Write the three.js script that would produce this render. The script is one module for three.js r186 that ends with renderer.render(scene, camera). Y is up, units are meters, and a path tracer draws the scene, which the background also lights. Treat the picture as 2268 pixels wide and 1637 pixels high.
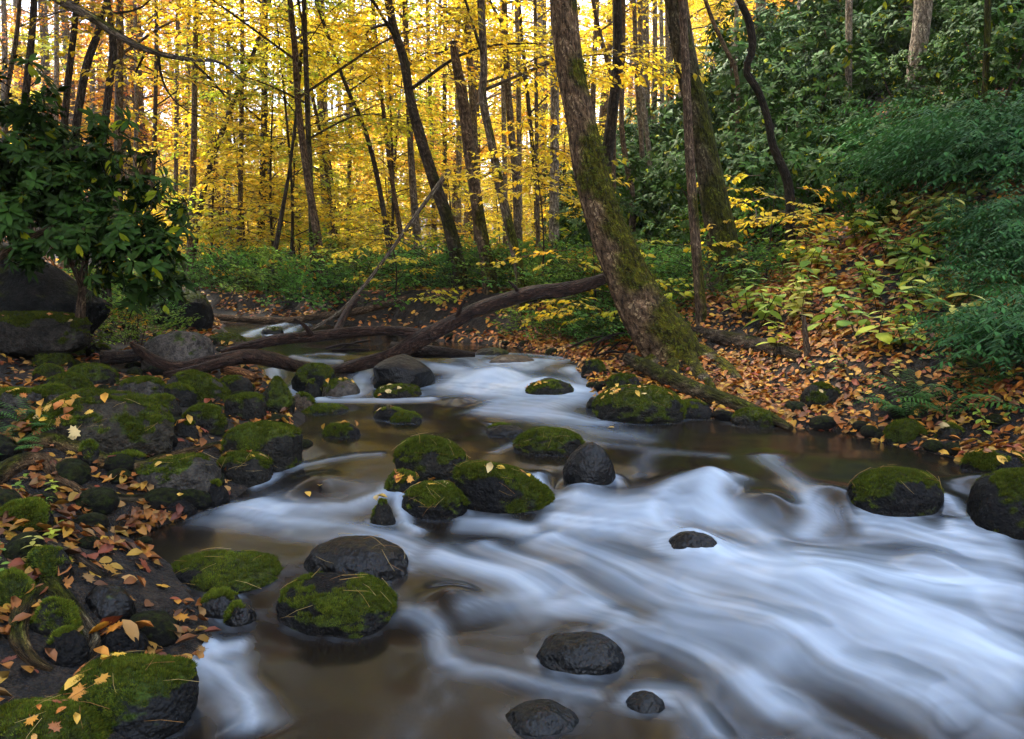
import * as THREE from 'three';
import { ImprovedNoise } from 'three/addons/math/ImprovedNoise.js';
import { mergeGeometries } from 'three/addons/utils/BufferGeometryUtils.js';

// ---------------------------------------------------------------- camera, sky, sun, exposure
const scene = new THREE.Scene();
const EYE = new THREE.Vector3(0, 1.3, 0), PITCH = -5.8 * Math.PI / 180;
const camera = new THREE.PerspectiveCamera(50, 1024 / 739, 0.05, 900);
camera.position.copy(EYE); camera.rotation.x = PITCH;
scene.add(camera);
const renderer = new THREE.WebGLRenderer({ antialias: true });
renderer.setSize(1024, 739);
renderer.toneMapping = THREE.LinearToneMapping;
renderer.toneMappingExposure = 4.2;
renderer.shadowMap.enabled = true; renderer.shadowMap.type = THREE.PCFSoftShadowMap;
const SUN = new THREE.Vector3(-0.45, 1.05, -0.50).normalize();
{ // hazy bright autumn sky, pale round the sun, blue overhead
  const W = 512, H = 256, a = new Float32Array(W * H * 4);
  for (let r = 0; r < H; r++) for (let c = 0; c < W; c++) {
    const up = ((r + 0.5) / H - 0.5) * Math.PI, az = ((c + 0.5) / W - 0.5) * 2 * Math.PI;
    const x = Math.cos(az) * Math.cos(up), y = Math.sin(up), z = Math.sin(az) * Math.cos(up);
    const k = Math.max(0, y), s = Math.max(0, x * SUN.x + y * SUN.y + z * SUN.z);
    const h = Math.pow(1 - k, 2.2), g = Math.pow(s, 5) * 0.6;
    const i = (r * W + c) * 4;
    a[i] = 0.46 + 0.85 * h + g; a[i + 1] = 0.66 + 0.70 * h + g * 0.95; a[i + 2] = 1.10 + 0.34 * h + g * 0.8; a[i + 3] = 1;
  }
  const t = new THREE.DataTexture(a, W, H, THREE.RGBAFormat, THREE.FloatType);
  t.mapping = THREE.EquirectangularReflectionMapping; t.magFilter = t.minFilter = THREE.LinearFilter; t.needsUpdate = true;
  scene.background = t; scene.environment = t;
}
const sun = new THREE.DirectionalLight(new THREE.Color(1, 0.93, 0.8), 5.0);
sun.position.copy(SUN).multiplyScalar(80); sun.castShadow = true; sun.shadow.radius = 12;
sun.shadow.mapSize.set(4096, 4096);
Object.assign(sun.shadow.camera, { left: -50, right: 50, top: 50, bottom: -50, near: 1, far: 200 });
scene.add(sun, sun.target);

// ---------------------------------------------------------------- helpers
const V = (x, y, z) => new THREE.Vector3(x, y, z);
let seed = 7;
const srand = (s) => { seed = s | 0; };
const rnd = () => { seed = (seed + 0x6d2b79f5) | 0; let t = Math.imul(seed ^ (seed >>> 15), 1 | seed); t = (t + Math.imul(t ^ (t >>> 7), 61 | t)) ^ t; return ((t ^ (t >>> 14)) >>> 0) / 4294967296; };
const rr = (a, b) => a + (b - a) * rnd();
const pick = (a) => a[Math.floor(rnd() * a.length)];
const clamp = (x, a = 0, b = 1) => Math.min(b, Math.max(a, x));
const sstep = (a, b, x) => { const t = clamp((x - a) / (b - a)); return t * t * (3 - 2 * t); };
const lerp = (a, b, t) => a + (b - a) * t;
const PN = new ImprovedNoise();
const noise = (x, y, z = 0) => PN.noise(x, y, z);
const fbm = (x, y, z = 0, o = 4) => { let s = 0, a = 0.5, f = 1; for (let i = 0; i < o; i++) { s += a * PN.noise(x * f + i * 17.3, y * f + i * 9.1, z * f + i * 4.7); a *= 0.5; f *= 2.03; } return s; };
const tab = (t, x) => { if (x <= t[0][0]) return t[0][1]; for (let i = 1; i < t.length; i++) if (x <= t[i][0]) { const k = (x - t[i - 1][0]) / (t[i][0] - t[i - 1][0]); return lerp(t[i - 1][1], t[i][1], k); } return t[t.length - 1][1]; };

// a point of the photograph (2267 x 1637 pixels) gives a direction; F is the focal length in those pixels
const F = 818.5 / Math.tan(25 * Math.PI / 180), CA = Math.cos(PITCH), SA = Math.sin(PITCH);
const rayOf = (px, py) => { const nx = (px - 1133.5) / F, ny = (818.5 - py) / F; return [nx, ny * CA + SA, ny * SA - CA]; };
const at = (px, py, d) => { const r = rayOf(px, py), k = d / -r[2]; return V(EYE.x + r[0] * k, EYE.y + r[1] * k, -d); };
const size = (px, d) => px / F * d;

// ---------------------------------------------------------------- the lie of the land (d is metres up the stream, z = -d)
const T_XL = [[-10, -2.4], [0, -1.7], [2, -1.2], [2.75, -1.2], [3.2, -1.5], [3.6, -1.9], [4.2, -1.6], [5, -1.5], [6.1, -1.75], [7.1, -2.2], [8.5, -2.9], [10.2, -3.8], [11.5, -4.3], [13, -6], [16, -11], [20, -20], [40, -60]];
const T_XR = [[-10, 7], [0, 5], [3, 3.6], [4.2, 2.8], [5, 2.6], [5.5, 2.4], [6.1, 1.45], [6.9, 0.85], [8.2, 0.75], [9.1, 0.45], [10, -0.2], [11.2, -1.6], [12, -3], [13, -4.6], [16, -9], [20, -18], [40, -58]];
const T_XB = [[-10, 8], [0, 5.8], [3, 4.0], [4, 3.1], [5, 2.75], [5.6, 2.55], [6.2, 2.35], [7, 2.25], [8, 2.0], [9, 1.2], [10, 0.4], [11.2, -1], [13, -3.6], [16, -8], [20, -17], [40, -55]];
const T_BH = [[0, 1.0], [8, 1.0], [9, 0.6], [11, 0.35], [14, 0.2], [20, 0.15]];
const T_HR = [[-10, 9], [0, 7], [3, 5.4], [5, 4.6], [7, 3.8], [9, 3.0], [12, 2.2], [16, 1.5], [20, 1.0], [30, 0.5], [60, 2], [120, 10]];
const T_HL = [[-10, -4.5], [0, -4], [3, -3.6], [5, -3.9], [7, -4.1], [8, -4.0], [9, -4.2], [10, -4.8], [12, -6.3], [15, -9], [20, -13], [40, -24], [80, -40]];
const T_W = [[-10, -0.5], [0, -0.05], [2.5, 0], [3.2, 0.1], [4, 0.22], [4.4, 0.3], [6.2, 0.33], [7, 0.42], [8.4, 0.59], [10.8, 0.63], [11.4, 0.75], [13, 0.82], [20, 0.95], [40, 1.1], [60, 2.0], [120, 6], [300, 30]];
const xL = (d) => tab(T_XL, d), xR = (d) => tab(T_XR, d), Wd = (d) => tab(T_W, d);
// height of the water: what the photograph shows of pools, lips and feet of the falls
const LEVELS = [[700, 1637, 0], [1200, 1637, 0], [1800, 1637, -.05], [2267, 1637, -.08], [450, 1637, 0], [400, 1430, -.01], [540, 1450, 0], [700, 1470, 0], [1100, 1450, .02], [1500, 1500, 0], [2000, 1500, 0], [2267, 1450, .02],
  [1300, 1350, .05], [1700, 1350, .07], [2100, 1330, .08], [1000, 1300, .08], [300, 1260, .14], [500, 1200, .14], [345, 1310, .13], [250, 1200, .14], [400, 1180, .145], [560, 1230, .13], [700, 1190, .14], [900, 1170, .13], [1100, 1210, .1], [1300, 1230, .1], [1600, 1260, .1], [1900, 1280, .1], [2200, 1260, .1], [600, 1340, .08],
  [1300, 1130, .15], [1500, 1180, .14], [1650, 1230, .12], [1850, 1230, .12], [2100, 1220, .12], [2250, 1215, .12], [1400, 1050, .29], [1600, 1030, .30], [1500, 1040, .3], [1750, 1035, .31], [1700, 1080, .27], [1850, 1075, .28], [1850, 1140, .18], [2100, 1080, .31], [2150, 1130, .27], [2230, 1130, .27],
  [600, 1115, .17], [780, 1135, .16], [450, 1130, .16], [650, 1045, .24], [780, 1005, .28], [850, 1060, .24], [900, 1010, .29], [1050, 1020, .29], [1180, 1030, .29], [1230, 1100, .17],
  [700, 960, .30], [900, 980, .3], [1100, 960, .3], [1300, 940, .31], [1500, 960, .31], [1800, 980, .31], [2100, 1020, .31], [2267, 1050, .31], [1000, 900, .31], [700, 910, .32], [1200, 1000, .3],
  [700, 885, .33], [1100, 885, .35], [1250, 885, .36], [1000, 850, .42], [1200, 830, .48], [1100, 800, .55], [1250, 790, .57], [760, 830, .45], [900, 860, .38], [590, 860, .36], [590, 825, .46], [600, 800, .54],
  [700, 775, .6], [900, 775, .6], [1000, 765, .61], [1200, 775, .6], [800, 760, .61], [640, 762, .62], [600, 748, .66], [600, 722, .8], [680, 716, .8], [560, 714, .82]]
  .map(([px, py, w]) => { const r = rayOf(px, py), k = (EYE.y - w) / -r[1]; return [r[0] * k, -r[2] * k, w]; });
// smooth humps where the stream slides over sunken rocks, [px, py, radius px, height m, d]
const HUMPS = [[1560, 1072, 60, .05, 4.15], [1705, 1135, 55, .06, 3.85], [1850, 1110, 50, .04, 4], [1530, 1185, 60, .06, 3.5], [1290, 1075, 45, .04, 4.2], [700, 1075, 80, .07, 4.25], [1165, 1065, 40, .05, 4.3], [1090, 818, 55, .06, 7.6], [1215, 842, 45, .05, 7.2], [1010, 868, 40, .04, 6.7], [1130, 790, 40, .04, 8.2], [1260, 800, 35, .05, 8], [2170, 1115, 50, .04, 4.05], [1300, 1420, 70, .03, 2.75], [1000, 1320, 60, .04, 3.05], [780, 1180, 70, .03, 3.6], [1800, 1300, 80, .04, 3.15], [2050, 1260, 70, .05, 3.3]].map(([px, py, r, up, d]) => [at(px, py, d).x, d, size(r, d), up]);
function Wf(x, d) {
  const g = Wd(d); let a = 0.02 * g, b = 0.02; const s = 0.055 * Math.max(2.6, d), q = 1 / (2 * s * s);
  for (const [px, pd, w] of LEVELS) { const e = ((x - px) ** 2 + (d - pd) ** 2) * q; if (e < 9) { const k = Math.exp(-e); a += k * w; b += k; } }
  let h = a / b;
  for (const [px, pd, r, up] of HUMPS) { const e = ((x - px) ** 2 + (d - pd) ** 2) / (r * r); if (e < 5) h += up * Math.exp(-e); }
  return h;
}
const soft = (t) => (t <= 0 ? 0 : t * t / (t + 0.35));
function G(x, d) {
  const l = xL(d), r = xR(d);
  if (x > l && x < r) {
    const m = Math.min(x - l, r - x);
    return Wf(x, d) + 0.05 - 0.27 * sstep(0, 0.45, m) - 0.05 * sstep(0.4, 1.2, m) + 0.05 * noise(x * 3, d * 3, 5);
  }
  const cap = Math.min(d, 60) * 0.0 + 1;
  if (x <= l) {
    const t = l - x, hl = Math.min(tab(T_HL, d), l - 0.9);
    let h = Wf(Math.max(x, l - 0.4), d) + 0.05; { const k = sstep(4.3, 5.2, d); h += lerp(0.26, 0.07, k) * (1 - Math.exp(-t * 1.6)) + lerp(0.12, 0.09, k) * Math.min(t, 3); }
    h += 0.85 * soft(hl - x) * cap;
    if (hl - x > 6) h -= 0.45 * (hl - x - 6);
    return h + 0.07 * fbm(x * 1.1, d * 1.1, 2) * sstep(0, 0.8, t) + 0.3 * fbm(x * 0.2, d * 0.2, 8) * sstep(1, 6, t);
  }
  const t = x - r, xb = Math.max(tab(T_XB, d), r + 0.1), tb = x - xb;
  let h = Wf(Math.min(x, r + 0.4), d) + 0.05 + 0.1 * Math.min(t, 1.5);
  const bh = tab(T_BH, d);
  if (tb > 0) h += bh * (1 - Math.exp(-tb * 0.72 / bh));
  const th = x - tab(T_HR, d);
  h += 0.72 * soft(th);
  if (th > 14) h -= 0.4 * (th - 14);
  return h + 0.09 * fbm(x * 1.1, d * 1.1, 2) * sstep(0, 0.8, t) + 0.25 * fbm(x * 0.22, d * 0.22, 8) * sstep(1, 6, t);
}
const surf = (x, d) => { const g = G(x, d); return x > xL(d) - 0.5 && x < xR(d) + 0.5 ? Math.max(g, Wf(x, d)) : g; };
// where the line of sight through a point of the photograph meets land or water
function hit(px, py, d0 = 1.4) {
  const r = rayOf(px, py); let last = d0;
  for (let d = d0; d < 90; d *= 1.012) {
    const k = d / -r[2], x = r[0] * k, y = EYE.y + r[1] * k;
    if (y < surf(x, d)) {
      let a = last, b = d;
      for (let i = 0; i < 10; i++) { const m = (a + b) / 2, q = m / -r[2]; if (EYE.y + r[1] * q < surf(r[0] * q, m)) b = m; else a = m; }
      const q = b / -r[2]; return V(r[0] * q, EYE.y + r[1] * q, -b);
    }
    last = d;
  }
  return at(px, py, 40);
}

// ---------------------------------------------------------------- things, names, userData
const taken = new Map();
const numbered = (n) => { const k = taken.get(n) || 0; taken.set(n, k + 1); return k ? n + '_' + String(k).padStart(3, '0') : n; };
const shadow = (o) => { o.traverse((m) => { if (m.isMesh) { m.castShadow = true; m.receiveShadow = true; } }); return o; };
function thing(name, label, category, group, kind) {
  const o = new THREE.Group(); o.name = numbered(name); scene.add(o);
  o.userData = { label, category }; if (group) o.userData.group = group; if (kind) o.userData.kind = kind;
  return o;
}
function part(parent, name, geo, mat, kind) {
  const m = new THREE.Mesh(geo, mat); m.name = name; m.castShadow = m.receiveShadow = true; parent.add(m);
  if (kind) m.userData.kind = kind; return m;
}
function solo(name, geo, mat, label, category, group, kind) {
  const m = new THREE.Mesh(geo, mat); m.name = numbered(name); m.castShadow = m.receiveShadow = true; scene.add(m);
  m.userData = { label, category }; if (group) m.userData.group = group; if (kind) m.userData.kind = kind; return m;
}
function copies(parent, name, geo, mat, list, kind) { // list: [Matrix4, Color]
  const im = new THREE.InstancedMesh(geo, mat, list.length); im.name = name;
  list.forEach(([m, c], i) => { im.setMatrixAt(i, m); if (c) im.setColorAt(i, c); });
  im.castShadow = im.receiveShadow = true; if (kind) im.userData.kind = kind; parent.add(im); return im;
}
const C = (r, g, b) => new THREE.Color().setRGB(r, g, b);
const basis = (p, dir, up, s = 1) => { // y along dir, z near up
  const y = dir.clone().normalize(), x = y.clone().cross(up); if (x.lengthSq() < 1e-6) x.set(1, 0, 0); x.normalize(); const z = x.clone().cross(y).normalize();
  return new THREE.Matrix4().makeBasis(x.multiplyScalar(s), y.multiplyScalar(s), z.multiplyScalar(s)).setPosition(p);
};

// ---------------------------------------------------------------- textures: grain only
function tex(w, h, f, srgb) {
  const a = new Uint8Array(w * h * 4);
  for (let y = 0; y < h; y++) for (let x = 0; x < w; x++) { const c = f(x / w, y / h), i = (y * w + x) * 4; for (let k = 0; k < 3; k++) a[i + k] = clamp(Array.isArray(c) ? c[k] : c) * 255; a[i + 3] = 255; }
  const t = new THREE.DataTexture(a, w, h); t.wrapS = t.wrapT = THREE.RepeatWrapping; t.magFilter = THREE.LinearFilter; t.minFilter = THREE.LinearMipmapLinearFilter; t.generateMipmaps = true;
  if (srgb) t.colorSpace = THREE.SRGBColorSpace; t.needsUpdate = true; return t;
}
// noise that repeats over the unit square
const hash = (x, y, s) => { let h = Math.imul(x, 374761393) ^ Math.imul(y, 668265263) ^ Math.imul(s, 1274126177); h = Math.imul(h ^ (h >>> 13), 1274126177); return ((h ^ (h >>> 16)) >>> 0) / 2147483648 - 1; };
const tn = (u, v, fu, fv, s) => { const x = u * fu, y = v * fv, i = Math.floor(x), j = Math.floor(y), p = x - i, q = y - j, a = p * p * p * (p * (p * 6 - 15) + 10), b = q * q * q * (q * (q * 6 - 15) + 10), h = (m, n) => hash(((i + m) % fu + fu) % fu, ((j + n) % fv + fv) % fv, s); return lerp(lerp(h(0, 0), h(1, 0), a), lerp(h(0, 1), h(1, 1), a), b) * .75; };
const barkH = (u, v) => { const w = tn(u, v, 6, 8, 3) * 0.03 + tn(u, v, 14, 20, 5) * .012; const r = tn(u + w, v, 34, 9, 1) * 0.35 + tn(u + w, v + w, 60, 22, 9) * 0.3 + tn(u, v, 110, 90, 4) * 0.25 + tn(u, v, 20, 16, 6) * .2; return 0.5 + r; };
const barkBump = tex(512, 512, (u, v) => barkH(u, v));
const barkMap = tex(512, 512, (u, v) => { const h = barkH(u, v), l = tn(u, v, 9, 9, 21) * .7 + tn(u, v, 26, 26, 27) * .5 + 0.4 * tn(u, v, 80, 80, 31), li = sstep(.42, .5, l); const g = 0.48 + 0.5 * (h - 0.5) + 0.16 * tn(u, v, 16, 10, 12) + li * 0.28; return [g + 0.02, g + li * 0.03, g - 0.02 + li * 0.01]; }, true);
const rockBump = tex(512, 512, (u, v) => 0.5 + 0.5 * tn(u, v, 9, 9, 2) + 0.35 * tn(u, v, 31, 31, 5) + 0.3 * tn(u, v, 97, 97, 8) + .15 * tn(u, v, 230, 230, 11));
const rockMap = tex(512, 512, (u, v) => { const g = 0.66 + 0.3 * tn(u, v, 7, 7, 2) + 0.22 * tn(u, v, 37, 37, 6) + 0.2 * tn(u, v, 140, 140, 7); return [g, g, g]; }, true);
const soilMap = tex(512, 512, (u, v) => { const g = 0.62 + 0.35 * tn(u, v, 30, 30, 2) + 0.3 * tn(u, v, 120, 120, 6) + 0.22 * tn(u, v, 230, 230, 7); return [g, g, g]; }, true);

const std = (o) => new THREE.MeshStandardMaterial(o);
const bark = (r, g, b, rough = 0.95) => new THREE.MeshPhysicalMaterial({ specularIntensity: 0.35, color: C(r, g, b), map: barkMap, bumpMap: barkBump, bumpScale: 0.018, roughness: rough, vertexColors: true });
const BARK = { grey: bark(.44, .35, .26), dark: bark(.17, .13, .095), pale: bark(.66, .57, .47), brown: bark(.36, .245, .16), moss: bark(.26, .21, .13), wet: bark(.07, .043, .032, 0.45), log: bark(.115, .06, .04, 0.5) };
const leafMat = (o = {}) => new THREE.MeshPhysicalMaterial({ color: 0xffffff, vertexColors: true, roughness: 0.9, specularIntensity: 0.3, transmission: 0.5, thickness: 0, side: THREE.DoubleSide, ...o });
const M_YELLOW = leafMat({ roughness: 1, transmission: 0.6 });
const M_GREEN = leafMat({ roughness: 1, transmission: 0.35 });
const M_GLOSS = new THREE.MeshPhysicalMaterial({ color: 0xffffff, vertexColors: true, roughness: 0.55, specularIntensity: 0.15, side: THREE.DoubleSide });
const M_LITTER = std({ color: 0xffffff, vertexColors: true, roughness: 0.6, side: THREE.DoubleSide });
const phys = (o) => new THREE.MeshPhysicalMaterial(o);
const M_MOSS = phys({ color: 0xffffff, vertexColors: true, roughness: 0.95, specularIntensity: 0.15, side: THREE.DoubleSide });
const M_ROCK = phys({ color: 0xffffff, vertexColors: true, map: rockMap, bumpMap: rockBump, bumpScale: 0.016, roughness: 0.75, specularIntensity: 0.35 });
const M_WETROCK = phys({ color: 0xffffff, vertexColors: true, map: rockMap, bumpMap: rockBump, bumpScale: 0.008, roughness: 0.42, specularIntensity: 0.5 });

// ---------------------------------------------------------------- geometry builders
class Buf { // triangles with colour and uv
  constructor() { this.p = []; this.c = []; this.u = []; this.n = null; this.i = []; }
  v(x, y, z, c, u = 0, w = 0) { this.p.push(x, y, z); this.c.push(c[0], c[1], c[2]); this.u.push(u, w); return this.p.length / 3 - 1; }
  t(a, b, c) { this.i.push(a, b, c); }
  geo() {
    const g = new THREE.BufferGeometry();
    g.setAttribute('position', new THREE.Float32BufferAttribute(this.p, 3)); g.setAttribute('color', new THREE.Float32BufferAttribute(this.c, 3)); g.setAttribute('uv', new THREE.Float32BufferAttribute(this.u, 2));
    g.setIndex(this.i); g.computeVertexNormals(); return g;
  }
}
// a leaf: base b, direction y, flat normal n; rows of [along, half width]
const OVAL = [[0.02, .02], [.22, .36], [.5, .5], [.78, .33], [1, 0]], LANCE = [[0.02, .05], [.25, .36], [.55, .5], [.82, .3], [1, 0]], RHOMB = [[0, 0], [.45, .5], [1, 0]];
function leaf(B, b, y, n, len, wid, col, prof = RHOMB, fold = 0.25, droop = 0.15) {
  y = y.clone().normalize(); const x = y.clone().cross(n).normalize(), z = x.clone().cross(y).normalize();
  const put = (k, s, w) => { const q = b.clone().addScaledVector(y, k * len).addScaledVector(x, s * w * wid).addScaledVector(z, Math.abs(s * w) * wid * fold - droop * len * k * k); return B.v(q.x, q.y, q.z, col, s * w + .5, k); };
  let pm = -1, pl = -1, pr = -1;
  for (const [k, w] of prof) {
    const m = put(k, 0, 0), l = w > 0 ? put(k, -1, w) : m, r = w > 0 ? put(k, 1, w) : m;
    if (pm >= 0) { if (pl !== pm) B.t(pm, l, pl); if (l !== m) B.t(pm, m, l); else B.t(pm, m, pl); if (pr !== pm) B.t(pm, pr, r); if (r !== m) B.t(pm, r, m); else B.t(pm, pr, m); }
    pm = m; pl = l; pr = r;
  }
}
function stick(B, a, b, r0, r1, col, n = 3) {
  const y = b.clone().sub(a).normalize(), x = y.clone().cross(V(.31, .2, .93)).normalize(), z = x.clone().cross(y), q = [];
  for (const [p, r] of [[a, r0], [b, r1]]) for (let k = 0; k < n; k++) { const t = k / n * 6.283; q.push(B.v(p.x + (x.x * Math.cos(t) + z.x * Math.sin(t)) * r, p.y + (x.y * Math.cos(t) + z.y * Math.sin(t)) * r, p.z + (x.z * Math.cos(t) + z.z * Math.sin(t)) * r, col)); }
  for (let k = 0; k < n; k++) { const k2 = (k + 1) % n; B.t(q[k], q[k2], q[n + k]); B.t(q[k2], q[n + k2], q[n + k]); }
}
// a tapered, knotty tube through points; moss(p, n) gives the share of moss at a point
function tube(pts, rads, { seg = 12, step = 0.12, knot = 0.10, flare = 0, sd = 1, tint = [1, 1, 1], moss = null, mossCol = [.45, .62, .06], sway = 0 } = {}) {
  const curve = new THREE.CatmullRomCurve3(pts, false, 'centripetal'), L = curve.getLength(), n = Math.max(3, Math.min(160, Math.round(L / step)));
  const B = new Buf(); let x = V(1, 0, 0), rows = [], N = pts.length - 1;
  const cum = [0]; for (let i = 1; i <= N; i++) cum.push(cum[i - 1] + pts[i].distanceTo(pts[i - 1]));
  const radAt = (s) => { const q = s * cum[N]; for (let i = 1; i <= N; i++) if (q <= cum[i] + 1e-9) { const k = (q - cum[i - 1]) / Math.max(1e-6, cum[i] - cum[i - 1]); return lerp(rads[i - 1], rads[i], k); } return rads[N]; };
  const rep = Math.max(1, Math.round([...rads].sort((a, b) => b - a)[Math.floor(rads.length / 3)] * 6.283 / 0.5));
  for (let j = 0; j <= n; j++) {
    const s = j / n, p = curve.getPointAt(s), t = curve.getTangentAt(s);
    if (sway) { const w = sway * Math.sin(s * 3.14); p.x += w * noise(s * 5, sd, 1.5); p.z += w * noise(s * 5, sd, 7.5); }
    x = x.clone().addScaledVector(t, -x.dot(t)); if (x.lengthSq() < 1e-6) x = V(0, 0, 1); x.normalize(); const z = t.clone().cross(x);
    const r0 = radAt(s), row = [];
    for (let k = 0; k <= seg; k++) {
      const th = (k % seg) / seg * 6.2832, cx = Math.cos(th), cz = Math.sin(th);
      let r = r0 * (1 + knot * (fbm(cx * 1.1 + sd * 3.1, cz * 1.1, s * L * 1.3 + sd, 3) * 2));
      if (flare && s * L < flare * 2.5) { const e = 1 - s * L / (flare * 2.5); r += r0 * e * e * (0.55 + 0.75 * Math.max(0, noise(cx * 1.6 + sd, cz * 1.6, 2.2))); }
      const nx = x.x * cx + z.x * cz, ny = x.y * cx + z.y * cz, nz = x.z * cx + z.z * cz;
      let col = tint;
      if (moss) { const m = moss(s * L, V(nx, ny, nz), p, L); if (m > 0) col = [lerp(tint[0], mossCol[0], m), lerp(tint[1], mossCol[1], m), lerp(tint[2], mossCol[2], m)]; }
      row.push(B.v(p.x + nx * r, p.y + ny * r, p.z + nz * r, col, k / seg * rep, s * L / 0.5));
    }
    rows.push(row);
  }
  for (let j = 0; j < n; j++) for (let k = 0; k < seg; k++) { const a = rows[j][k], b = rows[j][k + 1], c = rows[j + 1][k], d = rows[j + 1][k + 1]; B.t(a, c, b); B.t(b, c, d); }
  for (const [e, f] of [[0, 1], [n, 0]]) { const p = curve.getPointAt(e / n), m = B.v(p.x, p.y, p.z, [1.5, 1.1, .8], .5, .5); for (let k = 0; k < seg; k++) f ? B.t(m, rows[e][k], rows[e][k + 1]) : B.t(m, rows[e][k + 1], rows[e][k]); }
  const g = B.geo(); // weld the seam's normals
  const nn = g.attributes.normal; for (const row of rows) { const a = row[0], b = row[seg], q = V(nn.getX(a) + nn.getX(b), nn.getY(a) + nn.getY(b), nn.getZ(a) + nn.getZ(b)).normalize(); nn.setXYZ(a, q.x, q.y, q.z); nn.setXYZ(b, q.x, q.y, q.z); }
  return g;
}

// ---------------------------------------------------------------- ground: one sheet to the horizon
{
  const ds = [], xs = [];
  for (let d = -60; d < -6; d += 6) ds.push(d);
  for (let d = -6; d < 1.5; d += 0.5) ds.push(d);
  for (let d = 1.5; d < 300; d += Math.max(0.06, d * 0.014)) ds.push(d);
  for (let x = -200; x < -30; x += 17) xs.push(x);
  for (let x = -30; x < -9; x += 1.05) xs.push(x);
  for (let x = -9; x < 9; x += 0.075) xs.push(x);
  for (let x = 9; x < 30; x += 1.05) xs.push(x);
  for (let x = 30; x <= 200; x += 17) xs.push(x);
  const B = new Buf();
  for (const d of ds) for (const x of xs) {
    const k = 0.75 + 0.6 * fbm(x * 2.2, d * 2.2, 4), col = [.058 * k, .038 * k, .022 * k];
    B.v(x, G(x, d), -d, col, x / 0.9, d / 0.9);
  }
  const w = xs.length;
  for (let j = 0; j + 1 < ds.length; j++) for (let i = 0; i + 1 < w; i++) { const a = j * w + i; B.t(a, a + 1, a + w); B.t(a + 1, a + w + 1, a + w); }
  const m = solo('ground', B.geo(), std({ color: 0xffffff, vertexColors: true, map: soilMap, bumpMap: rockBump, bumpScale: 0.03, roughness: 0.95 }), 'dark forest floor and stream bed of damp brown soil', 'ground', null, 'structure');
}

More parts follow.
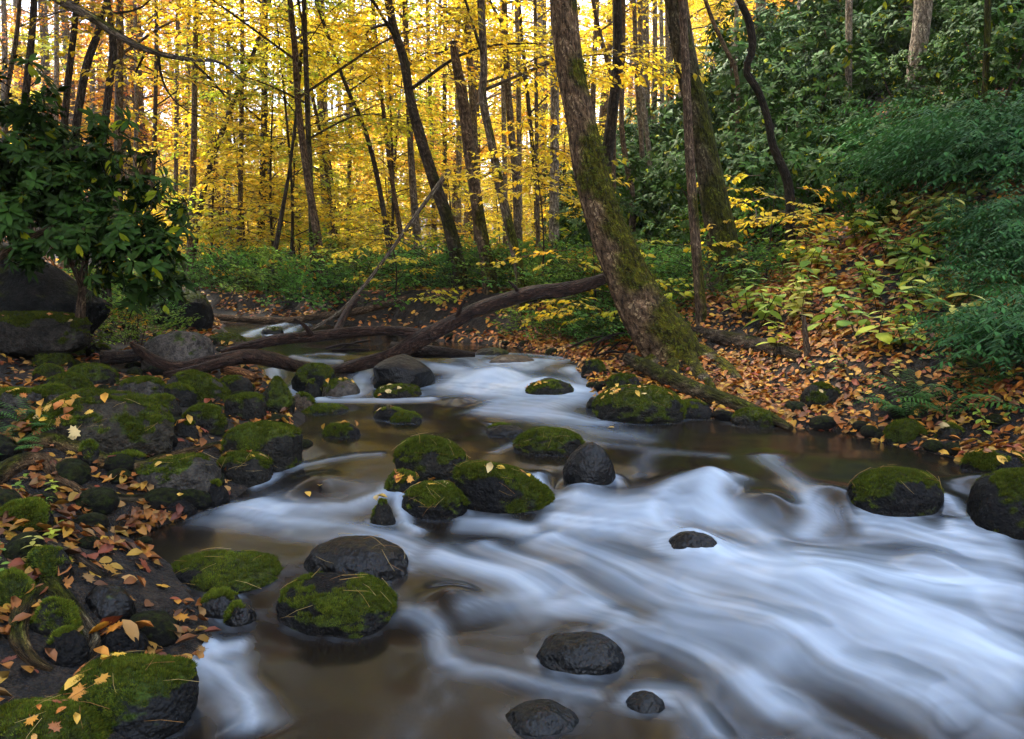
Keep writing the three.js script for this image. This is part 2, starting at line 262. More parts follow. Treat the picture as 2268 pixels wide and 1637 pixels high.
// ---------------------------------------------------------------- white water: strokes along the flow, in photograph pixels, laid on the water
const STROKES = [
  [[[1270, 790], [1220, 800], [1150, 815], [1080, 830], [1000, 850]], 20, .55], [[[1000, 792], [1050, 802], [1100, 822], [1160, 845], [1220, 870]], 24, .7], [[[975, 852], [1080, 866], [1180, 880], [1300, 885]], 40, 1.1], [[[1320, 855], [1280, 872], [1200, 900], [1100, 890]], 28, .85],
  [[[965, 884], [860, 887], [780, 889], [690, 888]], 11, .95], [[[815, 812], [802, 845], [782, 884]], 20, .85], [[[760, 840], [740, 880], [700, 888]], 10, .7], [[[1050, 905], [1150, 916], [1250, 926], [1350, 942]], 26, .7], [[[1180, 925], [1250, 945], [1330, 962], [1450, 978]], 20, .35], [[[1250, 815], [1300, 832], [1330, 852]], 17, .65], [[[1130, 862], [1200, 868], [1330, 862]], 18, .7], [[[940, 812], [1010, 822], [1090, 838]], 14, .6], [[[960, 785], [1030, 790], [1140, 792], [1260, 800]], 9, .55],
  [[[760, 788], [720, 784], [680, 789]], 8, .5], [[[606, 815], [592, 850], [572, 872]], 13, .95], [[[655, 846], [648, 872], [655, 888]], 8, .8], [[[640, 716], [600, 726], [560, 737], [545, 746]], 12, .95], [[[680, 718], [640, 733], [600, 745]], 10, .85],
  [[[1690, 1008], [1740, 1040], [1790, 1090], [1803, 1150], [1780, 1205]], 26, .62], [[[1640, 1052], [1570, 1060], [1500, 1075], [1465, 1115]], 22, .75], [[[1610, 1055], [1585, 1105], [1625, 1160], [1700, 1215], [1780, 1262]], 36, .7], [[[1250, 1100], [1350, 1120], [1450, 1128], [1550, 1135], [1620, 1165]], 34, .85], [[[1200, 1140], [1300, 1160], [1400, 1172], [1480, 1190], [1600, 1232], [1750, 1262], [1900, 1292]], 34, .9], [[[1880, 1162], [2000, 1180], [2100, 1212], [2267, 1232]], 42, .98], [[[1750, 1245], [1900, 1262], [2050, 1292], [2290, 1320]], 55, 1], [[[1500, 1222], [1650, 1262], [1850, 1332], [2050, 1402], [2290, 1485]], 58, .8],
  [[[1200, 1190], [1300, 1232], [1400, 1272], [1550, 1322], [1750, 1402], [1950, 1502], [2100, 1605]], 48, .78], [[[950, 1225], [1050, 1255], [1130, 1285], [1190, 1335]], 26, .85], [[[1070, 1208], [1150, 1245], [1230, 1295], [1330, 1350]], 26, .7], [[[1200, 1340], [1350, 1378], [1500, 1430], [1620, 1502], [1760, 1605]], 38, .6], [[[1000, 1352], [1100, 1340], [1250, 1345], [1400, 1375]], 20, .45], [[[900, 1350], [960, 1380], [980, 1430], [1010, 1472]], 24, .5], [[[1000, 1472], [1100, 1490], [1200, 1522], [1350, 1545]], 22, .45], [[[1400, 1535], [1500, 1545], [1560, 1600], [1600, 1650]], 34, .5], [[[1620, 1492], [1750, 1572], [1860, 1650]], 42, .4], [[[1900, 1322], [2100, 1422], [2290, 1525]], 75, .72], [[[2000, 1502], [2150, 1582], [2280, 1650]], 50, .3], [[[1460, 1130], [1440, 1150], [1500, 1190]], 26, .8],
  [[[560, 1112], [620, 1126], [700, 1132], [780, 1130], [830, 1106], [866, 1094]], 18, .75], [[[515, 1128], [600, 1152], [700, 1162], [800, 1172], [880, 1196], [940, 1222]], 24, .6], [[[870, 1098], [884, 1138], [892, 1165], [935, 1186]], 13, .9], [[[620, 1052], [680, 1030], [780, 1010], [845, 1004]], 12, .5], [[[610, 1052], [580, 1076], [545, 1088]], 15, .5], [[[1010, 1157], [1080, 1166], [1190, 1176]], 18, .7], [[[350, 1322], [358, 1366], [380, 1402], [425, 1442], [485, 1492], [520, 1562], [545, 1620]], 30, .9], [[[392, 1320], [402, 1358], [430, 1400], [480, 1424]], 22, .95], [[[330, 1400], [400, 1425], [500, 1432], [560, 1425]], 22, .7],
  [[[1190, 1050], [1202, 1092]], 17, .85], [[[2100, 1148], [2112, 1196]], 17, .9], [[[2155, 1143], [2152, 1198]], 20, .85], [[[2205, 1128], [2206, 1198]], 15, .8], [[[1130, 1042], [1180, 1068], [1232, 1112]], 9, .5], [[[2080, 1090], [2110, 1105], [2120, 1140]], 12, .45], [[[1350, 1052], [1362, 1078]], 8, .7],
  [[[1250, 962], [1340, 985], [1480, 1000], [1620, 1012]], 16, .28], [[[1450, 1000], [1420, 1030], [1400, 1060]], 18, .3], [[[640, 1185], [760, 1190], [860, 1205]], 16, .28], [[[720, 1060], [790, 1075], [850, 1080]], 20, .2], [[[500, 1120], [560, 1128], [640, 1140]], 22, .8], [[[430, 1150], [540, 1165], [660, 1180]], 26, .35], [[[900, 800], [980, 812], [1060, 830]], 16, .6], [[[640, 790], [700, 800], [760, 802]], 9, .6], [[[1000, 1175], [1120, 1180], [1230, 1200]], 22, .6], [[[1060, 780], [1140, 785], [1250, 792]], 10, .6], [[[1080, 938], [1110, 950], [1095, 965]], 6, .5], [[[1150, 975], [1120, 990], [1100, 1002]], 12, .35], [[[1480, 1350], [1600, 1400], [1750, 1480]], 40, .4], [[[560, 1440], [540, 1500], [555, 1560]], 26, .25],
  [[[1250, 1140], [1450, 1190], [1700, 1260], [2000, 1330], [2290, 1400]], 95, .3], [[[1150, 1230], [1350, 1320], [1600, 1430], [1850, 1560]], 85, .15], [[[1700, 1330], [1900, 1420], [2290, 1580]], 110, .2], [[[960, 1210], [1080, 1280], [1220, 1370]], 60, .3], [[[1000, 830], [1120, 855], [1280, 880]], 60, .7], [[[1100, 900], [1250, 930], [1420, 970]], 40, .3], [[[520, 1110], [700, 1150], [900, 1200]], 45, .25], [[[1000, 1440], [1200, 1490], [1450, 1560]], 60, .18], [[[340, 1400], [430, 1440], [520, 1500]], 60, .4], [[[1500, 1050], [1620, 1120], [1760, 1200]], 50, .25]];
const strokes = STROKES.map(([pts, w, I], k) => {
  const P = pts.map(([px, py]) => { const h = hit(px, py); return [h.x, -h.z]; });
  const md = P.reduce((s, p) => s + p[1], 0) / P.length;
  const ppx = pts.reduce((s, p) => s + p[1], 0) / pts.length;
  let wid = 1.38 * size(w, md) * (0.9 + Math.abs(P[0][0] - P[P.length - 1][0]) / (0.4 + Math.hypot(P[0][0] - P[P.length - 1][0], P[0][1] - P[P.length - 1][1])) * 0.9);
  let L = 0; const cum = [0]; for (let i = 1; i < P.length; i++) cum.push(L += Math.hypot(P[i][0] - P[i - 1][0], P[i][1] - P[i - 1][1]));
  const xs = P.map((p) => p[0]), ys = P.map((p) => p[1]), m = wid * 2.2;
  return { P, cum, L, wid, I, k, box: [Math.min(...xs) - m, Math.max(...xs) + m, Math.min(...ys) - m, Math.max(...ys) + m] };
});
function foam(x, d) {
  let keep = 1, up = 0;
  const wx = x + 0.06 * noise(x * 2.4, d * 2.4, 3), wd = d + 0.06 * noise(x * 2.4, d * 2.4, 9);
  for (const s of strokes) {
    if (wx < s.box[0] || wx > s.box[1] || wd < s.box[2] || wd > s.box[3]) continue;
    let best = 1e9, u = 0, side = 0;
    for (let i = 1; i < s.P.length; i++) {
      const [ax, ay] = s.P[i - 1], [bx, by] = s.P[i], ex = bx - ax, ey = by - ay, q = ex * ex + ey * ey; let t = ((wx - ax) * ex + (wd - ay) * ey) / q;
      if (i > 1) t = Math.max(0, t); if (i < s.P.length - 1) t = Math.min(1, t); const tc = clamp(t, -0.4, 1.4);
      const dx = wx - ax - ex * tc, dy = wd - ay - ey * tc, r = dx * dx + dy * dy;
      if (r < best) { best = r; u = s.cum[i - 1] + tc * Math.sqrt(q); side = (ex * dy - ey * dx) / Math.sqrt(q); }
    }
    const v = Math.sqrt(best) / s.wid; if (v > 2.2) continue;
    const end = sstep(-0.25 * s.wid - 0.02, 0.35 * s.wid + 0.03, u) * (1 - sstep(s.L - 0.5 * s.wid, s.L + 0.5 * s.wid, u));
    const st = noise(u * 1.8 + s.k * 3.7, side * 20, s.k) * 0.6 + noise(u * 2.6, side * 48, s.k + 9) * 0.22 + noise(u * 1.1, side * 9, s.k + 4) * 0.5;
    const a = s.I * 0.9 * Math.exp(-v * v * 1.25) * end * clamp(0.84 + 0.6 * st, 0, 1.15);
    keep *= 1 - clamp(a, 0, 0.985); up += s.I * Math.exp(-v * v) * end;
  }
  return [1 - keep, Math.min(1.4, up)];
}
// ---------------------------------------------------------------- boulders
const mossTuft = (() => { const B = new Buf(); srand(5); for (let k = 0; k < 9; k++) { const t = k / 9 * 6.283 + rr(-.3, .3), o = V(Math.cos(t), 0, Math.sin(t)), h = rr(.5, 1); const b = o.clone().multiplyScalar(.25), e = o.clone().multiplyScalar(rr(.45, .95)); e.y = h; const x = V(-o.z, 0, o.x).multiplyScalar(.17), c = [1, 1, 1]; const i = B.v(b.x - x.x, -.1, b.z - x.z, c), j = B.v(b.x + x.x, -.1, b.z + x.z, c), q = B.v(e.x, e.y, e.z, c); B.t(i, j, q); } return B.geo(); })();
const rockGeo = new Map();
const sphereDir = (det) => { if (!rockGeo.has(det)) { const g = new THREE.IcosahedronGeometry(1, det), p = g.attributes.position, ids = new Map(), pts = [], idx = []; for (let i = 0; i < p.count; i++) { const k = [p.getX(i), p.getY(i), p.getZ(i)].map((v) => Math.round(v * 1e4)).join(); if (!ids.has(k)) { ids.set(k, pts.length); pts.push([p.getX(i), p.getY(i), p.getZ(i)]); } idx.push(ids.get(k)); } rockGeo.set(det, [pts, idx]); } return rockGeo.get(det); };
// half sizes a, b, c (x, y, z); lump: roughness of the outline; apex: where the top lies; facet: how angular
function rockShape(a, b, c, { sd = 1, lump = 0.13, apex = 0, apexZ = 0, peak = 0, facet = 0, det = 14, moss = 0.5, base = [.024, .021, .016], mossCol = [.05, .066, .007], box = 0.12 } = {}) {
  const [pts, idx] = sphereDir(det), B = new Buf(), M = []; srand(sd * 977 + 3);
  const planes = []; for (let k = 0; k < 9; k++) planes.push([V(rr(-1, 1), rr(-.5, 1), rr(-1, 1)).normalize(), rr(.72, .9)]);
  for (const [x, y, z] of pts) {
    const e = 2 + box * 2, s = Math.pow(Math.abs(x) ** e + Math.abs(y) ** e + Math.abs(z) ** e, -1 / e); let r = lerp(1, s, .8);
    r *= 1 + lump * 1.7 * fbm(x * .9 + sd * 5.3, y * .9 + sd, z * .9, 3) + .07 * fbm(x * 3.2 + sd, y * 3.2, z * 3.2 + sd, 3);
    if (facet) for (const [n, h] of planes) { const q = (x * n.x + y * n.y + z * n.z) * r; if (q > h) r -= (q - h) * facet; }
    let Y = y * r, k = Math.max(0, Y), X = x * r * (1 - peak * k * .75) + apex * k, Z = z * r * (1 - peak * k * .6) + apexZ * k;
    B.v(X * a, Y * b, Z * c, [1, 1, 1], X * a * 1.1 + Z * c * .45, Y * b * 1.1 + Z * c * .8);
  }
  { const lo = [1e9, 1e9, 1e9], hi = [-1e9, -1e9, -1e9], half = [a, b, c]; B.p.forEach((v, i) => { lo[i % 3] = Math.min(lo[i % 3], v); hi[i % 3] = Math.max(hi[i % 3], v); }); B.p.forEach((v, i) => { const k = i % 3; B.p[i] = ((v - lo[k]) / (hi[k] - lo[k]) * 2 - 1) * half[k]; }); }
  for (let i = 0; i < idx.length; i += 3) B.t(idx[i], idx[i + 1], idx[i + 2]);
  const g = B.geo(), n = g.attributes.normal, p = g.attributes.position, col = g.attributes.color;
  for (let i = 0; i < p.count; i++) {
    const X = p.getX(i), Y = p.getY(i), Z = p.getZ(i), q = fbm(X * 5 + sd, Y * 5, Z * 5 + sd, 4), q2 = noise(X * 24 + sd, Y * 24, Z * 24), f = fbm(X * 2 + sd * 2, Y * 2, Z * 2, 2);
    const m = moss <= .02 ? 0 : clamp((n.getY(i) - (1 - moss * 1.1) + q * 1.9 + q2 * .25 + f * .5) * 5); M.push(m);
    const k = 1 + .5 * q + .35 * q2, t = .85 + .7 * q2 + .5 * f;
    col.setXYZ(i, lerp(base[0] * k, mossCol[0] * t, m), lerp(base[1] * k, mossCol[1] * t * (1 + .25 * f), m), lerp(base[2] * k, mossCol[2] * t, m));
  }
  const q = g.toNonIndexed(), qp = q.attributes.position, qu = q.attributes.uv;
  for (let i = 0; i < qp.count; i += 3) {
    const v = [0, 1, 2].map((k) => V(qp.getX(i + k), qp.getY(i + k), qp.getZ(i + k))), N = v[1].clone().sub(v[0]).cross(v[2].clone().sub(v[0])), ax = Math.abs(N.x), ay = Math.abs(N.y), az = Math.abs(N.z);
    v.forEach((w, k) => (ax > ay && ax > az ? qu.setXY(i + k, w.z + .3, w.y) : ay > az ? qu.setXY(i + k, w.x, w.z) : qu.setXY(i + k, w.x, w.y)));
  }
  return { g, M, q };
}
const rocks = [];
function boulder(o) { // o.px: x0, x1, y0, y1 in photograph pixels; the foot (y1) is where it meets land or water
  const [x0, x1, y0, y1] = o.px, cx = (x0 + x1) / 2; let foot = o.d ? at(cx, y1, o.d) : hit(cx, Math.min(1630, y1));
  const d0 = -foot.z, dep = o.depth || 0.8; let a = size((x1 - x0) / 2, d0); let dc = d0 + a * dep * (o.set ?? 0.95); a = size((x1 - x0) / 2, dc);
  const c = a * dep, top = at(cx, y0, dc - c * .15).y, x = at(cx, y1, dc).x, fy = foot.y, sink = o.sink ?? 0.12, b = (top - fy + sink) / 2;
  const det = o.det || (x1 - x0 > 150 ? 34 : x1 - x0 > 80 ? 24 : 15);
  const { g, M, q: skin } = rockShape(a, b, c, { ...o, det });
  const t = thing(o.name || 'boulder', o.label, o.cat || 'boulder', o.group); t.position.set(x, fy - sink, -dc);
  const m = part(t, 'stone', skin, o.wet ? M_WETROCK : M_ROCK); m.position.y = b; m.rotation.y = o.turn || 0; if (o.tilt) m.rotation.z = o.tilt;
  m.updateMatrix(); const rec = { x, y: fy - sink + b, a, b, c, t, g, M, m, dc, mat: m.matrix.clone().premultiply(new THREE.Matrix4().makeTranslation(t.position.x, t.position.y, t.position.z)), n: 0 }; rocks.push(rec);
  const area = a * c * 4, want = Math.min(2600, Math.round((o.tufts ?? 1) * area * 26000 / Math.max(1, (dc / 3) ** 2)));
  if (want > 30) {
    const p = g.attributes.position, nn = g.attributes.normal, L = [], ok = []; for (let i = 0; i < p.count; i++) if (M[i] > .55 && nn.getY(i) > -.15) ok.push(i);
    srand((o.sd || 1) * 31);
    if (ok.length > 20) for (let k = 0; k < want; k++) {
      const i = pick(ok), N = V(nn.getX(i), nn.getY(i), nn.getZ(i)), q = V(p.getX(i), p.getY(i), p.getZ(i)), s = rr(.007, .016) * (dc > 4 ? 1.35 : 1), e = Math.sqrt(area / ok.length) * .8;
      q.x += rr(-e, e) * (1 - Math.abs(N.x)); q.z += rr(-e, e) * (1 - Math.abs(N.z)); q.addScaledVector(N, -.003);
      const k2 = rr(.6, 1.4) * (1 + 1.3 * Math.max(0, fbm(q.x * 6 + 40, q.z * 6, q.y * 6, 2) * 2)), yel = rr(.9, 1.3); L.push([basis(q, V(N.x, N.y + .5, N.z), V(rr(-1, 1), rr(-1, 1), rr(-1, 1)), s), C(.056 * k2 * yel, .076 * k2, .007 * k2)]);
    }
    if (L.length) copies(m, 'moss', mossTuft, M_MOSS, L, 'stuff');
  }
  return rec;
}
const R = (px, label, o = {}) => boulder({ px, label, sd: ++R.n, ...o }); R.n = 0;
const GREY = [.07, .06, .048], BLACK = [.009, .008, .0075], TAN = [.12, .085, .055];
const rk = {};
rk.slope = R([62, 388, 866, 1012], 'large sloping boulder with a pale lichen patch and leaves piled on its side', { apex: -.1, moss: .5, lump: .2, base: [.055, .045, .03], box: .3, facet: .4, depth: .7 });
rk.flat = R([288, 487, 1014, 1108], 'flat bare grey boulder with pine needles above the root', { moss: .06, base: GREY, lump: .12, tilt: .12, box: .7, tufts: .2 });
rk.bark = R([480, 606, 1003, 1078], 'squat mossy boulder littered with leaf scraps at the small rapid', { moss: .55, box: .5 });
rk.loaf = R([497, 672, 938, 1042], 'loaf shaped boulder with a bright green moss cap beside the brown pool', { moss: .62, box: .9, lump: .1, mossCol: [.07, .09, .01] });
rk.r5 = R([400, 505, 897, 957], 'rounded mossy boulder behind the loaf shaped boulder', { moss: .7 });
rk.r6 = R([308, 402, 876, 932], 'dark mossy boulder leaning against the large sloping boulder', { moss: .5 });
rk.r7 = R([498, 590, 873, 932], 'blocky dark boulder with green moss rim next to the pointed boulder', { moss: .5, box: .9 });
rk.point = R([574, 652, 836, 920], 'pointed green mossy boulder shaped like a cone at the pool edge', { moss: .8, peak: .75, lump: .1, mossCol: [.065, .085, .01], depth: .9 });
rk.r9 = R([365, 508, 825, 897], 'long boulder with pale patches lying under the forked log', { moss: .5, base: GREY, tilt: -.25 });
rk.r10 = R([258, 374, 836, 897], 'round boulder with thin moss behind the large sloping boulder', { moss: .42, base: GREY });
rk.r11 = R([362, 434, 850, 902], 'small mossy boulder wedged below the long pale patched boulder', { moss: .6 });
rk.r12 = R([478, 562, 833, 878], 'mossy boulder beside the broken orange log end', { moss: .5 });
rk.grey = R([316, 474, 733, 836], 'big smooth bare grey boulder behind the dark logs', { moss: .03, base: [.13, .108, .088], lump: .1, apex: .15, tufts: 0, det: 30 });
rk.r14 = R([145, 262, 806, 857], 'boulder with bright moss tufts on the cobble bank', { moss: .75, mossCol: [.065, .09, .01] });
rk.r15 = R([74, 162, 778, 817], 'domed mossy stone on the cobble bank under the rock ledge', { moss: .7 });
rk.r16 = R([74, 142, 806, 847], 'dome of green moss beside the grey slab stones', { moss: .72 });
rk.r17 = R([108, 197, 762, 792], 'low dark stone at the foot of the rock ledge', { moss: .5 });
rk.r18 = R([95, 207, 828, 882], 'wide dark mossy boulder with a fringe of leaves behind it', { moss: .55 });
rk.r19 = R([62, 162, 853, 893], 'mossy stone next to the flat grey slab', { moss: .6, base: GREY });
rk.r20 = R([188, 247, 763, 792], 'small mossy stone by the cut log end', { moss: .6 });
rk.slab = R([-30, 100, 862, 908], 'flat grey slab with yellow leaves lying on it', { moss: .05, base: GREY, lump: .08, box: .9 });
rk.dive = R([645, 746, 806, 872], 'dark boulder with a mossy back slanting under the forked log', { moss: .55, tilt: .35, base: BLACK, lump: .1 });
rk.r23 = R([670, 713, 839, 880], 'small pointed mossy stone in the little falls', { moss: .6, peak: .6 });
rk.r24 = R([714, 797, 840, 882], 'brown boulder with a tuft of moss and yellow leaves in the falls', { moss: .35, base: [.09, .07, .05], wet: true });
rk.black = R([824, 964, 786, 866], 'big black angular wet boulder standing in the upper rapids', { moss: 0, base: BLACK, facet: .8, lump: .1, wet: true, box: .9, tilt: -.1, tufts: 0, apex: -.1 });
rk.r26 = R([826, 934, 853, 884], 'low stone with leaves just below the black angular boulder', { moss: .55, sink: .08 });
rk.r27 = R([638, 698, 870, 912], 'brownish stone behind the pointed cone boulder', { moss: .35, base: TAN });
rk.r28 = R([668, 772, 897, 917], 'low flat mossy stone in still brown water', { moss: .6, sink: .08 });
rk.r29 = R([824, 902, 904, 932], 'low dark stone holding two orange leaves in the brown pool', { moss: .2, base: BLACK, sink: .08 });
rk.r30 = R([864, 934, 911, 939], 'green mossy stone tucked against a low dark stone', { moss: .75, sink: .08 });
rk.r31 = R([715, 799, 937, 970], 'black stone with an orange leaf heap in the brown pool', { moss: .12, base: BLACK, sink: .08 });
rk.r32 = R([1162, 1272, 844, 882], 'mossy stone with yellow leaves in the white rapids', { moss: .6, sink: .08 });
rk.r33 = R([1186, 1242, 836, 858], 'smooth dark stone behind the mossy stone of the rapids', { moss: .0, base: BLACK, wet: true });
rk.r34 = R([1073, 1162, 941, 967], 'low black stone carrying one yellow leaf', { moss: .12, base: BLACK, wet: true, sink: .08 });
rk.dome = R([872, 1040, 968, 1064], 'large domed mossy boulder strewn with pine needles in midstream', { moss: .6, lump: .1, apex: -.18, mossCol: [.06, .075, .009] });
rk.r36 = R([1136, 1296, 950, 1008], 'long mossy boulder beside the dark three cornered boulder', { moss: .6, sink: .1 });
rk.tri = R([1244, 1364, 980, 1074], 'dark three cornered boulder with smooth sides', { moss: 0, base: BLACK, peak: .32, lump: .06, wet: true, tufts: .6 });
rk.whale = R([1000, 1238, 1032, 1134], 'long sloping mossy boulder with water sliding round it', { moss: .55, tilt: -.1, apex: -.5, lump: .1, base: BLACK, depth: .6 });
rk.r38 = R([888, 1040, 1074, 1150], 'mossy boulder topped with a row of yellow leaves', { moss: .6, base: BLACK });
rk.r39 = R([853, 932, 1045, 1098], 'small boulder crowned by brown leaves below the domed boulder', { moss: .4, base: BLACK });
rk.r40 = R([818, 878, 1107, 1166], 'small pointed mossy stone beside a thin waterfall', { moss: .65, peak: .5 });
rk.long = R([370, 658, 1237, 1314], 'long low mossy boulder above the corner waterfall', { moss: .45, base: BLACK, lump: .08, tilt: -.08 });
rk.wetr = R([674, 910, 1197, 1290], 'broad bare black boulder with a few needles on top', { moss: 0, base: BLACK, lump: .1, wet: true, tufts: 0 });
rk.big = R([614, 906, 1286, 1408], 'big egg shaped boulder with velvet moss and pine needles', { moss: .55, base: BLACK, lump: .08, apex: -.1, tilt: -.1 });
rk.r44 = R([438, 542, 1309, 1370], 'shiny wet black stone below the long low boulder', { moss: .05, base: BLACK, wet: true });
rk.r45 = R([496, 572, 1334, 1388], 'small wet stone with a dead leaf near the corner waterfall', { moss: .3, base: BLACK, wet: true });
rk.fore = R([138, 440, 1478, 1628], 'thick moss covered boulder with leaves at the stream corner', { moss: .55, base: [.02, .02, .02], lump: .1, mossCol: [.05, .08, .009], tufts: 1.5, box: .5 });
rk.fore2 = R([-60, 244, 1572, 1700], 'moss blanketed boulder strewn with red leaf scraps', { moss: .85, d: 1.95, lump: .1, mossCol: [.06, .075, .009], tufts: 1.5 });
rk.r48 = R([1182, 1386, 1410, 1494], 'rough wet black boulder awash in the lower rapid', { moss: 0, base: [.010, .0105, .011], wet: true, sink: .1 });
rk.r49 = R([1110, 1290, 1568, 1645], 'rough wet black boulder at the brown shallows', { moss: 0, base: [.010, .0105, .011], wet: true, sink: .1 });
rk.r50 = R([1376, 1480, 1536, 1584], 'dark stone barely breaking the fast water', { moss: 0, base: [.010, .0105, .011], wet: true, sink: .1 });
rk.r51 = R([1466, 1594, 1178, 1232], 'dark hump of rock with white water pouring over', { moss: .02, base: BLACK, wet: true, sink: .12, tufts: 0 });
rk.pill = R([1878, 2082, 1041, 1150], 'rounded dark mossy boulder at the brink of the wide fall', { moss: .4, base: BLACK, lump: .08 });
rk.edge = R([2140, 2370, 1043, 1200], 'tall mossy boulder with two leaves beside the comb shaped fall', { moss: .45, base: BLACK, facet: .3 });
rk.leafy = R([1312, 1514, 856, 940], 'wide green mossy boulder covered in fallen yellow leaves', { moss: .8, lump: .12, mossCol: [.065, .08, .01] });
rk.r55 = R([1296, 1338, 879, 908], 'small black stone at the tip of the leaf covered boulder', { moss: .2, base: BLACK, wet: true });
rk.r56 = R([1340, 1424, 828, 874], 'mossy stone between the leaf covered boulder and the leaning tree', { moss: .6 });
rk.r57 = R([1286, 1340, 796, 832], 'dark stone at the end of the twig pile', { moss: .2, base: BLACK });
rk.r58 = R([1480, 1580, 888, 930], 'dark wet stone under the mossy log', { moss: .1, base: BLACK });
rk.r59 = R([1768, 1862, 848, 906], 'mossy stone with yellow leaves on the low leafy bank', { moss: .75 });
rk.r60 = R([1955, 2052, 930, 982], 'mossy stone at the waterline below the fern bank', { moss: .6, base: BLACK });
rk.r61 = R([2072, 2136, 938, 976], 'mossy cushion stone set in fallen leaves at the waterline', { moss: .7 });
rk.r62 = R([2130, 2290, 1000, 1052], 'low dark stone piled with red brown leaves', { moss: .3, base: BLACK });
rk.r63 = R([432, 508, 1066, 1124], 'dark stone with one leaf below the leaf littered boulder', { moss: .25, base: BLACK });
rk.r64 = R([308, 442, 1100, 1142], 'flat black rock shelf with yellow leaves at the still pool', { moss: .1, base: BLACK, box: .9 });
rk.r65 = R([378, 442, 933, 972], 'little dark stone beside a heap of orange leaves', { moss: .3 });
rk.r66 = R([172, 222, 977, 1034], 'small upright mossy stone in the leaf pile', { moss: .6 });
rk.r67 = R([578, 628, 724, 744], 'wet dark stone parting the far fall', { moss: .2, base: BLACK, wet: true });
rk.r68 = R([452, 548, 738, 768], 'low mossy slab behind the big smooth grey boulder', { moss: .5, base: TAN });
rk.r69 = R([1080, 1186, 786, 806], 'tan stone just under the lip of the upper rapids', { moss: .0, base: TAN, wet: true, tufts: 0, sink: .1 });
rk.r70 = R([1050, 1130, 770, 790], 'dark stone in a line above the upper rapids', { moss: .1, base: BLACK, wet: true, tufts: 0, sink: .1 });
rk.r71 = R([220, 330, 1000, 1040], 'dark stone under the bank root', { moss: .4, base: BLACK });
rk.r72 = R([1620, 1720, 905, 945], 'low green stone behind the end of the mossy log', { moss: .7 });
rk.cliff = R([-260, 226, 470, 742], 'massive black rock outcrop under the glossy shrub', { moss: .04, base: [.018, .017, .016], d: 6.9, depth: .5, facet: .7, apex: -.6, peak: .3, lump: .2, det: 34, tufts: 0, sink: .4, name: 'rock_outcrop', cat: 'rock' });
rk.cliff2 = R([345, 470, 640, 720], 'dark mossy rock nose jutting from the leafy slope', { moss: .35, base: BLACK, d: 9.6, facet: .6, tufts: .3, sink: .3, name: 'rock_outcrop', cat: 'rock' });
rk.ledge = R([-80, 200, 690, 765], 'stepped grey rock ledge with leaves above the cobble bank', { moss: .3, base: [.045, .038, .03], d: 6.7, facet: .8, box: .9, depth: .5, name: 'rock_ledge', cat: 'rock' });
// cushions of moss on the near bank
rk.m1 = R([60, 160, 1212, 1300], 'bright green feathery moss cushion hanging over the still pool', { name: 'moss_cushion', cat: 'moss', moss: 1.3, mossCol: [.05, .085, .01], lump: .25, tufts: 2.4 });
rk.m2 = R([-30, 80, 1270, 1350], 'rounded moss cushion above the brown root elbow', { name: 'moss_cushion', cat: 'moss', moss: 1.3, mossCol: [.05, .07, .008], tufts: 2, lump: .2 });
rk.m3 = R([60, 180, 1330, 1420], 'dark moss hummock beside the corner waterfall root', { name: 'moss_cushion', cat: 'moss', moss: 1, lump: .25, tufts: 2 });
rk.m4 = R([180, 300, 1300, 1380], 'black wet rock under the twig at the corner waterfall', { moss: .25, base: BLACK, wet: true, facet: .4 });
rk.m5 = R([90, 200, 1400, 1480], 'dark mossy stone wedged under the corner roots', { moss: .5, base: BLACK });
rk.m6 = R([0, 120, 1110, 1180], 'mossy hummock under the bright green seedlings', { name: 'moss_cushion', cat: 'moss', moss: .9, lump: .25, tufts: 2 });
rk.m7 = R([215, 330, 1390, 1465], 'dark stone holding a heap of wet leaves by the corner waterfall', { moss: .2, base: BLACK });
